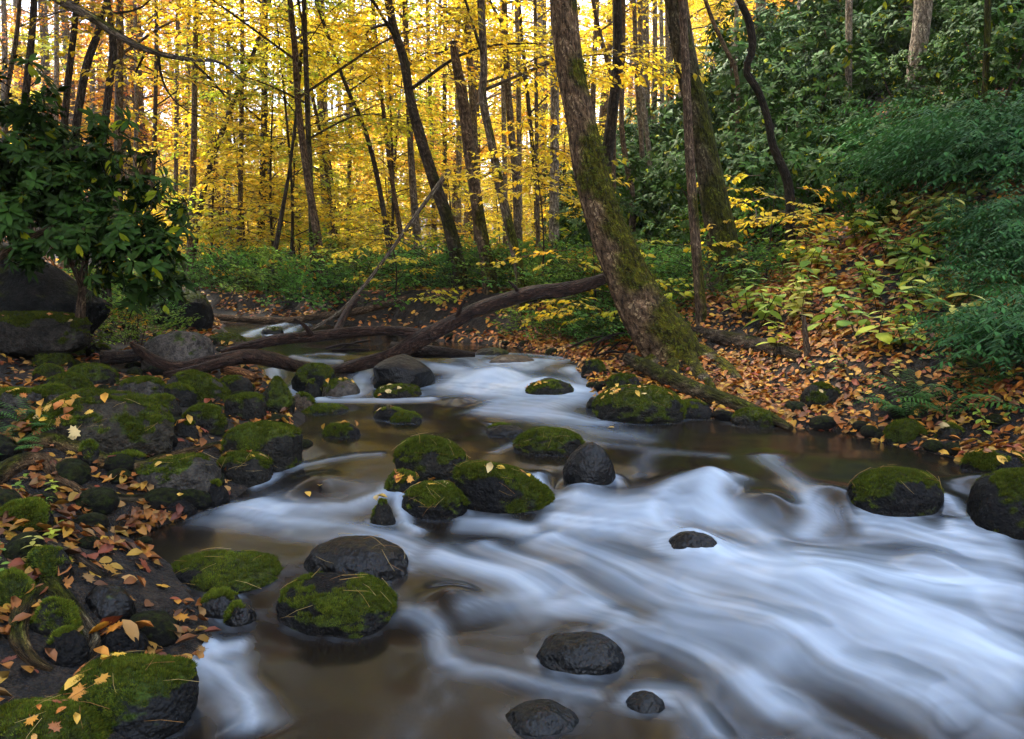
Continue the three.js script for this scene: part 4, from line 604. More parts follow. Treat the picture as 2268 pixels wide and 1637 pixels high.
for (const [d, mat, tr, o] of [
  [15, 'grey', [[1118, 60, 13], [1122, 155, 14], [1130, 271, 16], [1141, 388, 16], [1146, 530, 18]], { low: 4 }], [16, 'grey', [[1033, 60, 14], [1045, 200, 16], [1050, 330, 17], [1056, 500, 18], [1060, 590, 18]], {}], [15, 'grey', [[903, 190, 13], [906, 260, 13], [912, 388, 15], [928, 590, 20]], {}], [20, 'pale', [[1014, 150, 11], [1016, 300, 12], [1014, 540, 13]], {}],
  [18, 'brown', [[690, 200, 7], [711, 310, 8], [734, 465, 10], [743, 630, 11]], {}], [20, 'grey', [[778, 150, 8], [773, 388, 9], [769, 640, 10]], {}], [15, 'dark', [[770, 200, 8], [800, 265, 9], [823, 340, 10], [846, 450, 11], [866, 585, 12], [882, 662, 14]], { low: 3.6 }], [17, 'brown', [[838, 150, 8], [848, 240, 9], [866, 388, 10], [885, 504, 11], [906, 620, 12]], {}],
  [19, 'dark', [[586, 150, 13], [584, 300, 14], [581, 430, 16], [574, 560, 18], [568, 650, 20]], { pal: 'lime', low: 3.2 }], [16, 'grey', [[434, -20, 10], [432, 100, 11], [430, 250, 12], [426, 430, 15], [419, 610, 17]], { low: 5 }], [20, 'grey', [[393, 20, 8], [391, 200, 9], [388, 580, 10]], {}], [22, 'grey', [[417, 100, 8], [410, 400, 9], [406, 590, 10]], {}],
  [11, 'dark', [[170, -10, 11], [163, 70, 13], [153, 155, 14], [144, 250, 14], [140, 340, 15]], { pal: 'amber', low: 4.8 }], [13, 'grey', [[44, -10, 8], [36, 80, 9], [22, 160, 10], [12, 230, 10]], { pal: 'rust', low: 4 }], [18, 'pale', [[124, 0, 9], [125, 140, 10], [124, 330, 10]], { pal: 'amber', low: 4 }],
  [16, 'grey', [[1321, 20, 10], [1315, 150, 11], [1313, 240, 11], [1316, 350, 12]], { low: 5 }], [12.5, 'brown', [[1310, -20, 8], [1320, 40, 9], [1334, 100, 10], [1352, 160, 10], [1358, 240, 10]], { low: 7 }], [14, 'brown', [[1380, -10, 9], [1380, 120, 10], [1376, 270, 11], [1384, 350, 12], [1398, 415, 14]], { low: 6 }], [16, 'pale', [[1417, -10, 11], [1419, 120, 11], [1424, 230, 11], [1438, 350, 11]], { low: 6 }], [15.5, 'grey', [[1404, 0, 9], [1408, 120, 10], [1414, 230, 10], [1422, 345, 11]], { low: 6 }], [22, 'grey', [[1450, -10, 10], [1450, 100, 11], [1449, 210, 12]], { low: 5 }], [20, 'pale', [[1463, -10, 8], [1465, 100, 9], [1466, 230, 10]], { low: 6 }], [18, 'pale', [[1632, -10, 9], [1629, 120, 9], [1627, 260, 10]], { low: 7 }], [15, 'brown', [[1556, -20, 8], [1580, 50, 9], [1605, 105, 9], [1630, 160, 9]], { low: 6 }], [12, 'grey', [[1527, 60, 9], [1545, 160, 10], [1562, 240, 10], [1570, 300, 10]], { low: 7 }],
  [17, 'pale', [[1144, 20, 10], [1147, 150, 10], [1149, 300, 11], [1151, 530, 12]], { low: 5 }], [15, 'grey', [[1184, -10, 7], [1187, 200, 8], [1189, 400, 9], [1191, 548, 10]], { low: 5 }], [19, 'pale', [[1112, 60, 9], [1114, 200, 10], [1118, 430, 11]], {}], [19, 'dark', [[1155, 80, 8], [1165, 180, 9], [1178, 320, 10], [1186, 420, 10]], {}], [24, 'grey', [[1205, 40, 9], [1206, 200, 10], [1204, 420, 11]], {}], [21, 'grey', [[950, 150, 9], [955, 300, 9], [962, 560, 11]], {}], [23, 'dark', [[985, 100, 9], [984, 300, 10], [988, 560, 11]], {}],
  [14, 'dark', [[640, 380, 7], [628, 450, 9], [608, 560, 11], [585, 660, 13]], { low: 3, H: 7, pal: 'lime', n: 9 }], [17, 'grey', [[536, 100, 9], [534, 300, 10], [528, 620, 12]], { low: 4 }], [22, 'pale', [[505, 60, 9], [506, 300, 10], [503, 600, 11]], {}], [24, 'grey', [[470, 40, 9], [468, 300, 10], [466, 600, 12]], {}], [19, 'dark', [[345, 150, 8], [342, 300, 9], [336, 480, 10]], { pal: 'amber' }], [21, 'grey', [[300, 100, 8], [302, 260, 9], [298, 420, 10]], { pal: 'amber' }], [24, 'grey', [[205, 60, 9], [204, 200, 10], [202, 330, 10]], { pal: 'rust' }], [26, 'pale', [[100, 40, 9], [102, 160, 10], [100, 300, 10]], { pal: 'rust' }], [22, 'grey', [[8, 20, 10], [10, 120, 11], [8, 240, 12]], { pal: 'rust' }]])
  tree({ grey: 'slender grey trunk among the crowded yellow forest trees', pale: 'slender pale trunk among the crowded yellow forest trees', dark: 'slender dark trunk among the crowded yellow forest trees', brown: 'slender brown trunk among the crowded yellow forest trees', moss: 'mossy trunk' }[mat], d, mat, tr, { low: 4.4, H: 15, n: 13, L: 2.5, per: 8, seg: 9, step: .25, meshLimbs: 4, hi: .06, group: SLIM, name: 'slim_tree', ...(tr[0][0] < 760 ? { per: 5.5 } : {}), ...o });

// trees farther up the valley: a few kinds, many of each
srand(404);
const far = [];
for (let k = 0; k < 6; k++) {
  const t = new THREE.Group(), H = 14 + k, P = [V(0, -.3, 0), V(rr(-.1, .1), 3, rr(-.1, .1)), V(rr(-.25, .25), 7, rr(-.2, .2)), V(rr(-.4, .4), H, rr(-.4, .4))];
  treeParts(t, P, [.16, .13, .10, .02], BARK[['grey', 'pale', 'brown', 'grey', 'grey', 'pale'][k]], { low: 3.2 + .4 * k, n: 20, L: 3, pal: ['gold', 'gold', 'amber', 'gold', 'lime', 'rust'][k], per: 8, seg: 7, step: .5, meshLimbs: 3, sd: 50 + k, spr: 1.2, thin: 8 });
  far.push(t);
}
srand(77);
let placed = 0;
for (let tries = 0; placed < 120 && tries < 900; tries++) {
  const d = 22 + 46 * Math.pow(rnd(), .9), px = rr(-60, 1760), x = (px - 1133.5) / F * d; if (x > xL(d) - 1 && x < xR(d) + 1) continue;
  if (px > 400 && px < 720 && d > 26 && rnd() < .5) continue; const leftish = px < 380, kind = leftish ? pick([2, 5, 2, 0, 4]) : px < 700 ? pick([0, 1, 4, 2, 3]) : pick([0, 1, 3, 0, 1, 2]);
  const t = far[kind].clone(); t.name = numbered('valley_tree'); scene.add(t); placed++;
  t.position.set(x, G(x, d), -d); t.rotation.y = rr(0, 6.28); t.rotation.z = rr(-.06, .06); const s = rr(.85, 1.25); t.scale.setScalar(s);
  t.userData = { label: ['tall golden tree with a grey trunk far up the valley', 'tall golden tree with a pale trunk far up the valley', 'amber tree with a brown trunk far up the valley', 'golden tree with a mid grey trunk far up the valley', 'yellow green tree with a grey trunk far up the valley', 'rust coloured tree with a pale trunk far up the valley'][kind], category: 'tree', group: 'trees far up the valley' };
}
// yellow saplings and low understory trees
const sap = [];
for (let k = 0; k < 4; k++) {
  const t = new THREE.Group(), H = 3.6 + k * .5; srand(600 + k);
  treeParts(t, [V(0, -.1, 0), V(rr(-.1, .1), 1.2, rr(-.1, .1)), V(rr(-.3, .3), H, rr(-.3, .3))], [.03, .022, .006], BARK.dark, { low: .8, n: 13, L: 1.5, pal: k === 2 ? 'lime' : k === 3 ? 'lime' : 'gold', per: 9, seg: 6, step: .4, meshLimbs: 2, sd: 70 + k, up: .25 });
  sap.push(t);
}
srand(88);
for (let k = 0, tries = 0; k < 50 && tries < 600; tries++) {
  const d = 14 + 26 * rnd(), px = rr(380, 1300), x = (px - 1133.5) / F * d; if (x > xL(d) - .6 && x < xR(d) + .6) continue; if (px > 900 && d < 18) continue;
  const kind = Math.floor(rnd() * 4), t = sap[kind].clone(); k++;
  t.name = numbered('sapling'); scene.add(t); t.position.set(x, G(x, d), -d); t.rotation.y = rr(0, 6.28); t.scale.setScalar(rr(.8, 1.4));
  t.userData = { label: kind > 1 ? 'lime green sapling under the tall forest trees' : 'golden sapling under the tall forest trees', category: 'sapling', group: 'saplings under the forest trees' };
}
// single saplings that stand out
function sapling(label, px, py, d, H, pal, o = {}) { const p = at(px, py, d), y = G(p.x, d), t = thing('sapling', label, 'sapling'); t.position.set(p.x, y, -d); treeParts(t, [V(0, -.05, 0), V(.05, H * .4, 0), V(rr(-.2, .2), H, rr(-.1, .1))], [.014, .01, .004], BARK.dark, { low: H * .3, n: 9, L: 1, pal, per: 9, seg: 6, meshLimbs: 9, sd: px * .01, up: .15, ...o }); return t; }
srand(9);
sapling('young tree with tiers of yellow leaves beside the pale mossy foot trunk', 1195, 480, 10.5, 2.4, 'gold', { low: 1.35, n: 8, L: .9 });
sapling('low yellow sapling behind the massive leaning tree', 1310, 540, 9.2, 1.2, 'gold', { low: .4, n: 7, L: .7, per: 8 });
sapling('low lime green sapling beside the massive leaning tree', 1400, 545, 9, 1.1, 'lime', { low: .3, n: 7, L: .7, per: 8 });
sapling('yellow leaved sapling beneath the s shaped trunk', 1700, 420, 9.6, 1.3, 'gold', { low: .4, n: 8, L: .7, per: 8 });
sapling('yellow leaved sapling overhanging the far bend', 870, 620, 11.8, 1.6, 'lime', { low: .3, n: 8, L: .9, per: 8 });
// the branch that reaches in over the stream from a tree standing beside the view
{
  const t = thing('overhanging_tree', 'lichened tree reaching a long curved branch over the glossy shrub', 'tree'), d = 6.6, base = V(-6.2, G(-6.2, d), -d); t.position.copy(base);
  const w = (px, py, dd) => at(px, py, dd).sub(base), P = [V(0, -.3, 0), V(.05, 2, 0), V(.1, 4.2, .1), V(0, 7, 0), V(.1, 11, 0)];
  treeParts(t, P, [.2, .17, .14, .09, .03], BARK.grey, { low: 5.2, n: 10, L: 2.4, sd: 5, viewTop: 3.6, meshLimbs: 2 });
  const Lb = [V(.1, 4.0, .1), w(60, -60, 6.6), w(135, 0, 6.6), w(200, 38, 6.6), w(285, 92, 6.6), w(350, 118, 6.7), w(420, 132, 6.8), w(490, 140, 6.9), w(545, 190, 7)];
  part(t, 'limb', tube(Lb, [.07, .055, .042, .036, .03, .024, .018, .012, .005], { seg: 9, step: .06, knot: .14, sd: 3, moss: topMoss(.55) }), BARK.grey);
  const tw = [[[196, 36], [255, 30], [310, 18], [340, -10]], [[350, 118], [356, 165], [375, 210], [420, 250], [455, 265]], [[285, 92], [320, 105], [300, 160]], [[420, 132], [470, 180], [500, 215]]];
  tw.forEach((q, i) => part(t, 'limb', tube(q.map(([x, y], k) => w(x, y, 6.7 + k * .1)), q.map((_, k) => .014 - k * .003), { seg: 6, step: .08, sd: i }), BARK.dark));
  const L = []; srand(41);
  for (const q of [[60, -40], [140, 6], [200, 30], [245, 20], [300, 20], [330, 0], [300, 110], [360, 150], [400, 140], [450, 150], [420, 240], [300, 150], [280, 250], [500, 200], [480, 160], [100, 20], [170, 60], [240, 70]]) for (let k = 0; k < 2; k++) { const a = rr(0, 6.28); L.push([basis(w(q[0] + rr(-15, 15), q[1] + rr(-15, 15), 6.7 + rr(-.3, .3)), V(Math.cos(a), rr(-.5, .1), Math.sin(a)), V(rr(-.4, .4), 1, rr(-.4, .4)), rr(.45, .75)), hue('gold')]); }
  copies(t, 'foliage', SPRAY[0], M_YELLOW, L, 'stuff');
}
// the wood goes on beside and behind the view: its crowns roof the near reach of the stream
srand(515);
for (const [x, d, H] of [[-6.2, 3.4, 14], [-6.4, 0.2, 13], [9.2, 7.6, 15], [-7.4, 6.2, 14], [-7.2, 8.8, 14], [-8.6, 11, 15], [-6, -6, 13], [8, -5, 14]]) {
  const t = thing('streamside_tree', 'tall spreading yellow tree shading the near stream bank', 'tree', 'trees shading the near stream'); t.position.set(x, G(x, d), -d);
  treeParts(t, [V(0, -.3, 0), V(.05, 2.5, 0), V(.2 * Math.sign(-x), 7, .1), V(.3, H, 0)], [.22, .18, .12, .03], BARK.grey, { low: d < -3 ? 2.5 : 5, n: 30, L: 5.2, per: 3.6, spr: 1.45, hi: 1, viewTop: 0, seg: 8, step: .4, meshLimbs: 2, sd: x + d + 40, pal: 'gold' });
}
// the wood far behind, one mass
{
  const t = thing('distant_forest', 'distant golden forest filling the head of the valley', 'forest', null, 'stuff'), L = [[], []], T = []; srand(1234);
  for (let k = 0; k < 22000; k++) {
    const d = 62 + 60 * rnd(), px = rr(-700, 2300), x = (px - 1133.5) / F * d, h = 26 * Math.pow(rnd(), 1.1) * (px < 760 && px > 380 ? .5 : 1), a = rr(0, 6.28); const n = fbm(x * .12, h * .16, d * .05, 3); if (n < -.1) continue; if (px > 300 && px < 780 && h > 8 && rnd() < .45) continue;
    const pal = fbm(x * .05 + 9, h * .08, d * .02, 2) > .12 ? 'amber' : rnd() < .12 ? 'lime' : 'gold';
    L[k % 2].push([basis(V(x, G(x, d) + h, -d), V(Math.cos(a), rr(-.5, .3), Math.sin(a)), V(rr(-.6, .6), 1, rr(-.6, .6)), rr(2.2, 3.6)), hue(px < 250 && rnd() < .5 ? 'rust' : pal)]);
  }
  copies(t, 'foliage', SPRAY[0], M_YELLOW, L[0], 'stuff'); copies(t, 'foliage', SPRAY[2], M_YELLOW, L[1], 'stuff');
  const tg = tube([V(0, -1, 0), V(.1, 8, 0), V(0, 20, .1)], [.2, .16, .04], { seg: 6, step: 1.5 });
  for (let k = 0; k < 150; k++) { const d = rr(60, 110), px = rr(-300, 1900), x = (px - 1133.5) / F * d, s = rr(.8, 1.4); T.push([new THREE.Matrix4().makeScale(s, s, s).setPosition(x, G(x, d), -d), C(rr(.7, 1.2), rr(.7, 1.2), rr(.7, 1.2))]); }
  copies(t, 'trunks', tg, BARK.grey, T, 'stuff');
}

// ---------------------------------------------------------------- evergreen shrubs
function rosetteGeo(sd, yellow) { // a whorl of long glossy leaves, y along the twig
  const B = new Buf(); srand(sd); stick(B, V(0, -.12, 0), V(0, .02, 0), .005, .003, [.12, .09, .05]);
  const n = 9; for (let k = 0; k < n; k++) { const a = k / n * 6.283 + rr(-.25, .25), y = V(Math.cos(a), rr(-.35, .45), Math.sin(a)), c = rr(.7, 1.3), yl = yellow && k < 2; leaf(B, V(0, rr(-.02, .02), 0), yl ? V(y.x, -.6, y.z) : y, V(0, 1, 0), rr(.09, .135), rr(.032, .042), yl ? [6.5, 3.4, .6] : [c, c * rr(.95, 1.1), c * rr(.8, 1.1)], LANCE, .18, rr(.05, .35)); }
  return B.geo();
}
const ROS = [rosetteGeo(1), rosetteGeo(2), rosetteGeo(3, true)];
const rhodoHue = () => { const k = rr(.7, 1.35); return C(.042 * k, .09 * k * rr(.9, 1.1), .014 * k); };
function rosettes(lobes, n, list, inner = .55, dim = 1) { // lobes: [x, y, z, rx, ry, rz]
  const tot = lobes.reduce((s, l) => s + l[3] * l[4], 0);
  for (const [x, y, z, a, b, c] of lobes) for (let k = 0, m = Math.round(n * a * b / tot); k < m; k++) {
    const u = V(rr(-1, 1), rr(-1, 1), rr(-1, 1)); if (u.lengthSq() < .05) continue; u.normalize(); const r = lerp(inner, 1.05, Math.sqrt(rnd())), p = V(x + u.x * a * r, y + u.y * b * r, z + u.z * c * r); if (dim < 1 && fbm(p.x * 2.6, p.y * 2.6, p.z * 2.6 + 8, 2) < -.06) continue;
    list[rnd() < .25 ? 2 : rnd() < .5 ? 0 : 1].push([basis(p, V(u.x + rr(-.5, .5), u.y * .6 + .75, u.z + rr(-.5, .5)), V(rr(-1, 1), rr(-1, 1), rr(-1, 1)), rr(.8, 1.25) * (dim < 1 ? .85 : 1)), rhodoHue().multiplyScalar(dim)]);
  }
}
{ // the big shrub hanging over the boulder bank
  const d = 6.5, base = at(180, 700, 7.0); base.y = G(base.x, 7.0);
  const t = thing('rhododendron', 'large dark glossy evergreen shrub overhanging the boulder bank', 'shrub'); t.position.copy(base);
  const lob = (px, py, r, dd) => { const p = at(px, py, dd).sub(base), s = size(r, dd); return [p.x, p.y, p.z, s, s * .8, s]; };
  const lists = [[], [], []]; srand(3);
  rosettes([lob(20, 265, 60, 7), lob(110, 280, 60, 7), lob(60, 360, 110, 6.8), lob(170, 260, 34, 7), lob(215, 300, 36, 7), lob(190, 370, 70, 6.8), lob(120, 440, 110, 6.6), lob(240, 430, 70, 6.6), lob(310, 420, 42, 6.8), lob(330, 470, 48, 6.6), lob(270, 510, 75, 6.4), lob(360, 520, 36, 6.5), lob(30, 470, 80, 6.3), lob(150, 520, 70, 6.2), lob(335, 570, 60, 6.4), lob(240, 590, 55, 6.4), lob(370, 635, 34, 6.7), lob(310, 640, 36, 6.7), lob(-80, 420, 150, 6.6), lob(390, 470, 22, 6.8), lob(385, 570, 26, 6.6), lob(60, 560, 40, 6.2)], 1500, lists, 0, .6);
  for (let k = 0; k < 90; k++) { const a = rr(0, 6.28), q = pick([[40, 190, 60, 60], [130, 250, 70, 50], [230, 300, 60, 50], [300, 390, 70, 50], [370, 470, 40, 60], [360, 600, 50, 70], [270, 640, 60, 40]]), p = at(q[0] + Math.cos(a) * q[2] * rr(.9, 1.12), q[1] + Math.sin(a) * q[3] * rr(.9, 1.12), rr(6.3, 7)).sub(base); lists[k % 3].push([basis(p, V(Math.cos(a), .7, rr(-.5, .8)), V(rr(-1, 1), rr(-1, 1), rr(-1, 1)), rr(.8, 1.2)), rhodoHue().multiplyScalar(.55)]); }
  lists.forEach((l, i) => copies(t, 'foliage', ROS[i], M_GLOSS, l, 'stuff'));
  const st = (pts, r) => part(t, 'stem', tube(pts.map(([x, y, dd]) => at(x, y, dd).sub(base)), pts.map((_, i) => r * (1 - i * .2)), { seg: 8, step: .06, knot: .15, sd: pts[0][0] }), BARK.brown);
  st([[176, 712, 7], [182, 640, 7], [190, 560, 6.95], [200, 480, 6.9]], .045); st([[-20, 580, 6.6], [60, 530, 6.5], [140, 490, 6.5], [200, 440, 6.6]], .035); st([[182, 640, 7], [150, 560, 6.9], [120, 470, 6.8]], .028); st([[190, 560, 6.95], [260, 510, 6.8], [310, 470, 6.7]], .026); st([[120, 470, 6.8], [80, 380, 6.9], [70, 280, 7]], .022); st([[200, 480, 6.9], [220, 420, 6.8], [160, 330, 6.9]], .02); st([[260, 510, 6.8], [310, 570, 6.5], [350, 620, 6.6]], .018);
}
const rhodo = [];
for (let k = 0; k < 4; k++) {
  const t = new THREE.Group(), lists = [[], [], []]; srand(300 + k);
  const lobes = [[0, 1.1, 0, .8, .65, .8]]; for (let q = 0; q < 6; q++) { const a = q * 1.05 + rr(-.3, .3); lobes.push([Math.cos(a) * rr(.5, .9), rr(.5, 1.9), Math.sin(a) * rr(.5, .9), rr(.45, .7), rr(.35, .55), rr(.45, .7)]); }
  rosettes(lobes, 400, lists, .5); lists.forEach((l, i) => copies(t, 'foliage', ROS[i], M_GLOSS, l, 'stuff'));
  for (let q = 0; q < 4; q++) { const a = q * 1.6 + rr(0, 1), e = lobes[q + 1]; part(t, 'stem', tube([V(.08 * Math.cos(a), -.2, .08 * Math.sin(a)), V(e[0] * .5 + rr(-.1, .1), e[1] * .5, e[2] * .5), V(e[0], e[1], e[2])], [.035, .025, .012], { seg: 6, step: .12, knot: .15, sd: q }), BARK.brown); }
  rhodo.push(t);
}
srand(55);
{
  const spots = [];
  for (let tries = 0; spots.length < 118 && tries < 4000; tries++) {
    const d = 9 + 22 * Math.pow(rnd(), 1.3), x = rr(0, d * .75), th = x - tab(T_HR, d); if (th < -.1 || x / d < .1) continue; if (d < 10.5 && x / d < .42) continue;
    const px = 1133.5 + x / d * F; if (px > 1250 && px < 1850 && d < 11.5) continue; if (px < 1500 && d < 14) continue;
    if (spots.some(([a, b]) => Math.hypot(a - x, b - d) < .55 + d * .028)) continue; spots.push([x, d]);
  }
  for (const [x, d] of spots) { const k = Math.floor(rnd() * 4), t = rhodo[k].clone(); t.name = numbered('hillside_shrub'); scene.add(t); t.position.set(x, G(x, d) - .15, -d); t.rotation.set(rr(-.1, .1), rr(0, 6.28), -.12); const px = 1133.5 + x / d * F, open = [[1860, 1900, 14], [1985, 2075, 13], [2160, 2205, 9]].some(([a, b, e]) => px > a - 60 && px < b + 60 && d < e + .5); t.scale.setScalar(rr(.85, 1.3) * (open ? .5 : d > 16 ? 1.2 : d < 12 ? .72 : .9)); t.userData = { label: 'dark evergreen shrub with scattered yellow leaves on the steep hillside', category: 'shrub', group: 'evergreen shrubs thick on the hillside' }; }
}
// ---------------------------------------------------------------- arching green shrubs, floor shrubs, bank plants, ferns
function archGeo(sd) { const B = new Buf(); srand(sd); let p = V(0, 0, 0), a = 1.35, prev; for (let k = 0; k < 13; k++) { prev = p; a -= .15; p = p.clone().add(V(0, Math.cos(1.57 - a) * .075, Math.cos(a) * .075)); stick(B, prev, p, .004, .003, [1, .9, .6]); if (k > 2) for (const s of k % 2 ? [1, -1] : [-1]) { const c = rr(.75, 1.25); leaf(B, p, V(s * .8, -.3 + rr(-.2, .2), .65), V(0, 1, .15), rr(.075, .11), rr(.024, .034), [c, c, c * rr(.9, 1.1)], LANCE, .15, .25); } } return B.geo(); }
const ARCH = [archGeo(1), archGeo(2)];
const archShrub = [0, 1, 2].map((k) => { const t = new THREE.Group(), L = [[], []]; srand(800 + k); for (let q = 0; q < 46; q++) { const a = rr(0, 6.28), b = V(rr(-.4, .4), rr(-.05, .25), rr(-.4, .4)), kk = rr(.7, 1.35); L[q % 2].push([new THREE.Matrix4().compose(b, new THREE.Quaternion().setFromEuler(new THREE.Euler(rr(-.2, .25), a, 0, 'YXZ')), V(1, 1, 1).multiplyScalar(rr(.65, 1.15))), C(.042 * kk, .135 * kk, .03 * kk)]); } L.forEach((l, i) => copies(t, 'foliage', ARCH[i], M_GREEN, l, 'stuff')); return t; });
srand(21);
function strew(protos, n, name, label, cat, group, gen, sc = [.8, 1.25], sink = .03) { let k = 0; for (let tries = 0; k < n && tries < n * 30; tries++) { const q = gen(); if (!q) continue; const [x, d] = q, t = pick(protos).clone(); k++; t.name = numbered(name); scene.add(t); t.position.set(x, G(x, d) - sink, -d); t.rotation.set(rr(-.12, .12), rr(0, 6.28), rr(-.12, .12)); t.scale.setScalar(rr(...sc)); t.userData = { label, category: cat, group }; } }
const spot = (px, py) => { const h = hit(px, py); return [h.x, -h.z]; };
strew(archShrub, 46, 'arching_shrub', 'blue green arching shrub with drooping pointed leaves above the leafy bank', 'shrub', 'arching shrubs above the leafy bank', () => { const h = hit(rr(1800, 2330), rr(290, 440), 4); return -h.z < 12 ? [h.x, -h.z] : null; }, [.7, 1.05]);
strew(archShrub, 24, 'bank_shrub', 'dark green arching shrub tumbling down the bank beside the wide fall', 'shrub', 'shrubs tumbling down the bank', () => { const h = hit(rr(2150, 2330), rr(480, 880), 3); return [h.x, -h.z]; }, [.5, .75]);
const FLOOR = [sprayGeo(31, { n: 24, len: .4, ll: .06, lw: .034, wide: .4 }), sprayGeo(32, { n: 24, len: .4, ll: .06, lw: .034, wide: .4 })];
const floorShrub = [0, 1, 2].map((k) => { const t = new THREE.Group(), L = [[], []]; srand(900 + k); for (let q = 0; q < 70; q++) { const a = rr(0, 6.28), r = .55 * Math.sqrt(rnd()), kk = rr(.7, 1.4), y = rr(.05, .75) * (1 - r * .7); L[q % 2].push([basis(V(Math.cos(a) * r, y, Math.sin(a) * r), V(Math.cos(a), rr(0, .8), Math.sin(a)), V(rr(-.4, .4), 1, rr(-.4, .4)), rr(.7, 1.1)), rnd() < .05 ? C(.5, .34, .03) : k === 1 ? C(.20 * kk, .33 * kk, .04 * kk) : C(.12 * kk, .28 * kk, .05 * kk)]); } for (let q = 0; q < 3; q++) { const B = new Buf(); stick(B, V(0, -.1, 0), V(rr(-.3, .3), .6, rr(-.3, .3)), .008, .004, [1, 1, 1], 4); part(t, 'stem', B.geo(), BARK.brown); } L.forEach((l, i) => copies(t, 'foliage', FLOOR[i], M_GREEN, l, 'stuff')); return t; });
srand(22);
strew(floorShrub, 90, 'understory_shrub', 'low green leafy shrub on the forest floor under the tall trees', 'shrub', 'green shrubs on the forest floor', () => { const d = rr(10.5, 24), px = rr(400, 1500), x = (px - 1133.5) / F * d; return (x > xL(d) - .4 && x < xR(d) + .7) || (px < 620 && d < 12.4) ? null : [x, d]; }, [.8, 1.4]);
strew(floorShrub, 44, 'hill_foot_shrub', 'green leafy shrub at the foot of the steep hillside', 'shrub', 'green shrubs at the hill foot', () => { const d = rr(8.2, 13), px = rr(1120, 1700), x = (px - 1133.5) / F * d; return x > tab(T_XB, d) + (d < 9.5 ? .9 : .2) ? [x, d] : null; }, [.6, 1.1]);
strew(floorShrub, 16, 'waterside_shrub', 'low green shrub above the orange leaf bank behind the forked log', 'shrub', 'green shrubs behind the forked log', () => { const d = rr(8.6, 10.2), x = xR(d) + rr(.4, 1.6); return [x, d]; }, [.45, .75]);
strew(floorShrub, 14, 'slope_shrub', 'green shrub on the leafy slope behind the glossy evergreen shrub', 'shrub', 'green shrubs on the leafy slope', () => { const d = rr(8, 12), px = rr(200, 460), x = (px - 1133.5) / F * d; return x < xL(d) - .9 ? [x, d] : null; }, [.45, .8]);
// plants with broad yellow green leaves
const broad = [0, 1, 2, 3].map((k) => { const t = new THREE.Group(); srand(700 + k); const H = rr(.2, .36), lean = V(rr(-.2, .2), H, rr(-.1, .2)), hue4 = [[.42, .46, .05], [.30, .42, .05], [.52, .48, .10], [.22, .36, .05]][k]; const S = new Buf(); stick(S, V(0, -.05, 0), lean.clone().multiplyScalar(.55), .0035, .003, [1.4, 1.5, .6], 5); stick(S, lean.clone().multiplyScalar(.55), lean, .003, .002, [1.4, 1.5, .6], 5); part(t, 'stem', S.geo(), BARK.moss);
  for (let q = 0; q < 5; q++) for (const s of [1, -1]) { const B = new Buf(), y = lean.clone().multiplyScalar(.4 + .15 * q), a = q * 1.57 + (s > 0 ? 0 : 3.14) + rr(-.3, .3), kk = rr(.8, 1.25), l = rr(.085, .15) * (1 - q * .06); leaf(B, y, V(Math.cos(a), rr(-.35, .25), Math.sin(a)), V(rr(-.2, .2), 1, rr(-.2, .2)), l, l * .62, [hue4[0] * kk, hue4[1] * kk, hue4[2] * kk], OVAL, .12, .3); part(t, 'leaf', B.geo(), M_GREEN); } return t; });
srand(23);
strew(broad, 85, 'broadleaf_plant', 'yellow green broad leaved plant growing out of the leaf littered bank', 'plant', 'broad leaved plants on the bank', () => { const h = hit(rr(1640, 2170), rr(470, 790)); return -h.z < 10 ? [h.x, -h.z] : null; }, [.9, 1.7]);
strew(broad, 9, 'broadleaf_seedling', 'small yellow green seedling at the leaf strewn waterline', 'plant', 'seedlings at the waterline', () => { const h = hit(rr(1760, 2240), rr(820, 960)); return [h.x, -h.z]; }, [.4, .6]);
strew(broad, 9, 'bank_seedling', 'bright green seedling among roots beside the still pool', 'plant', 'seedlings among the roots', () => { const h = hit(rr(5, 170), rr(1080, 1260)); return [h.x, -h.z]; }, [.28, .45]);
function fernGeo(sd) { const B = new Buf(); srand(sd); let p = V(0, 0, 0), a = 1.2; for (let k = 0; k < 16; k++) { const q = p; a -= .09; p = p.clone().add(V(0, Math.sin(a) * .028, Math.cos(a) * .028)); stick(B, q, p, .002, .0015, [.5, .6, .2]); if (k > 1) for (const s of [1, -1]) { const c = rr(.8, 1.2), l = .085 * Math.sin((k + 1.5) / 18 * 3.14); leaf(B, p, V(s, -.1, .35), V(0, 1, .1), l, .016, [c, c, c], RHOMB, .1, .15); } } return B.geo(); }
const FROND = fernGeo(4), fern = (() => { const t = new THREE.Group(); srand(5); for (let k = 0; k < 8; k++) { const m = part(t, 'frond', FROND, leafMat({ color: C(.07, .17, .03), roughness: 1, transmission: .3 })); m.rotation.set(0, k * .8 + rr(-.3, .3), 0); m.rotation.order = 'YXZ'; m.rotation.x = rr(-.3, .2); m.scale.setScalar(rr(.8, 1.2)); } return t; })();
srand(24);
strew([fern], 10, 'fern', 'small green fern on the leaf littered bank', 'fern', 'ferns on the leafy bank', () => { const h = hit(rr(1900, 2200), rr(560, 940)); return [h.x, -h.z]; }, [.7, 1.2]);
strew([fern], 5, 'bank_fern', 'small green fern among the roots by the sloping boulder', 'fern', 'ferns among the roots', () => { const h = hit(rr(0, 110), rr(930, 1010)); return [h.x, -h.z]; }, [.5, .8]);
strew([fern], 3, 'creek_fern', 'fern tuft at the foot of the massive leaning tree', 'fern', 'ferns at the leaning tree', () => { const h = hit(rr(1330, 1420), rr(700, 780)); return [h.x, -h.z]; }, [.7, 1]);

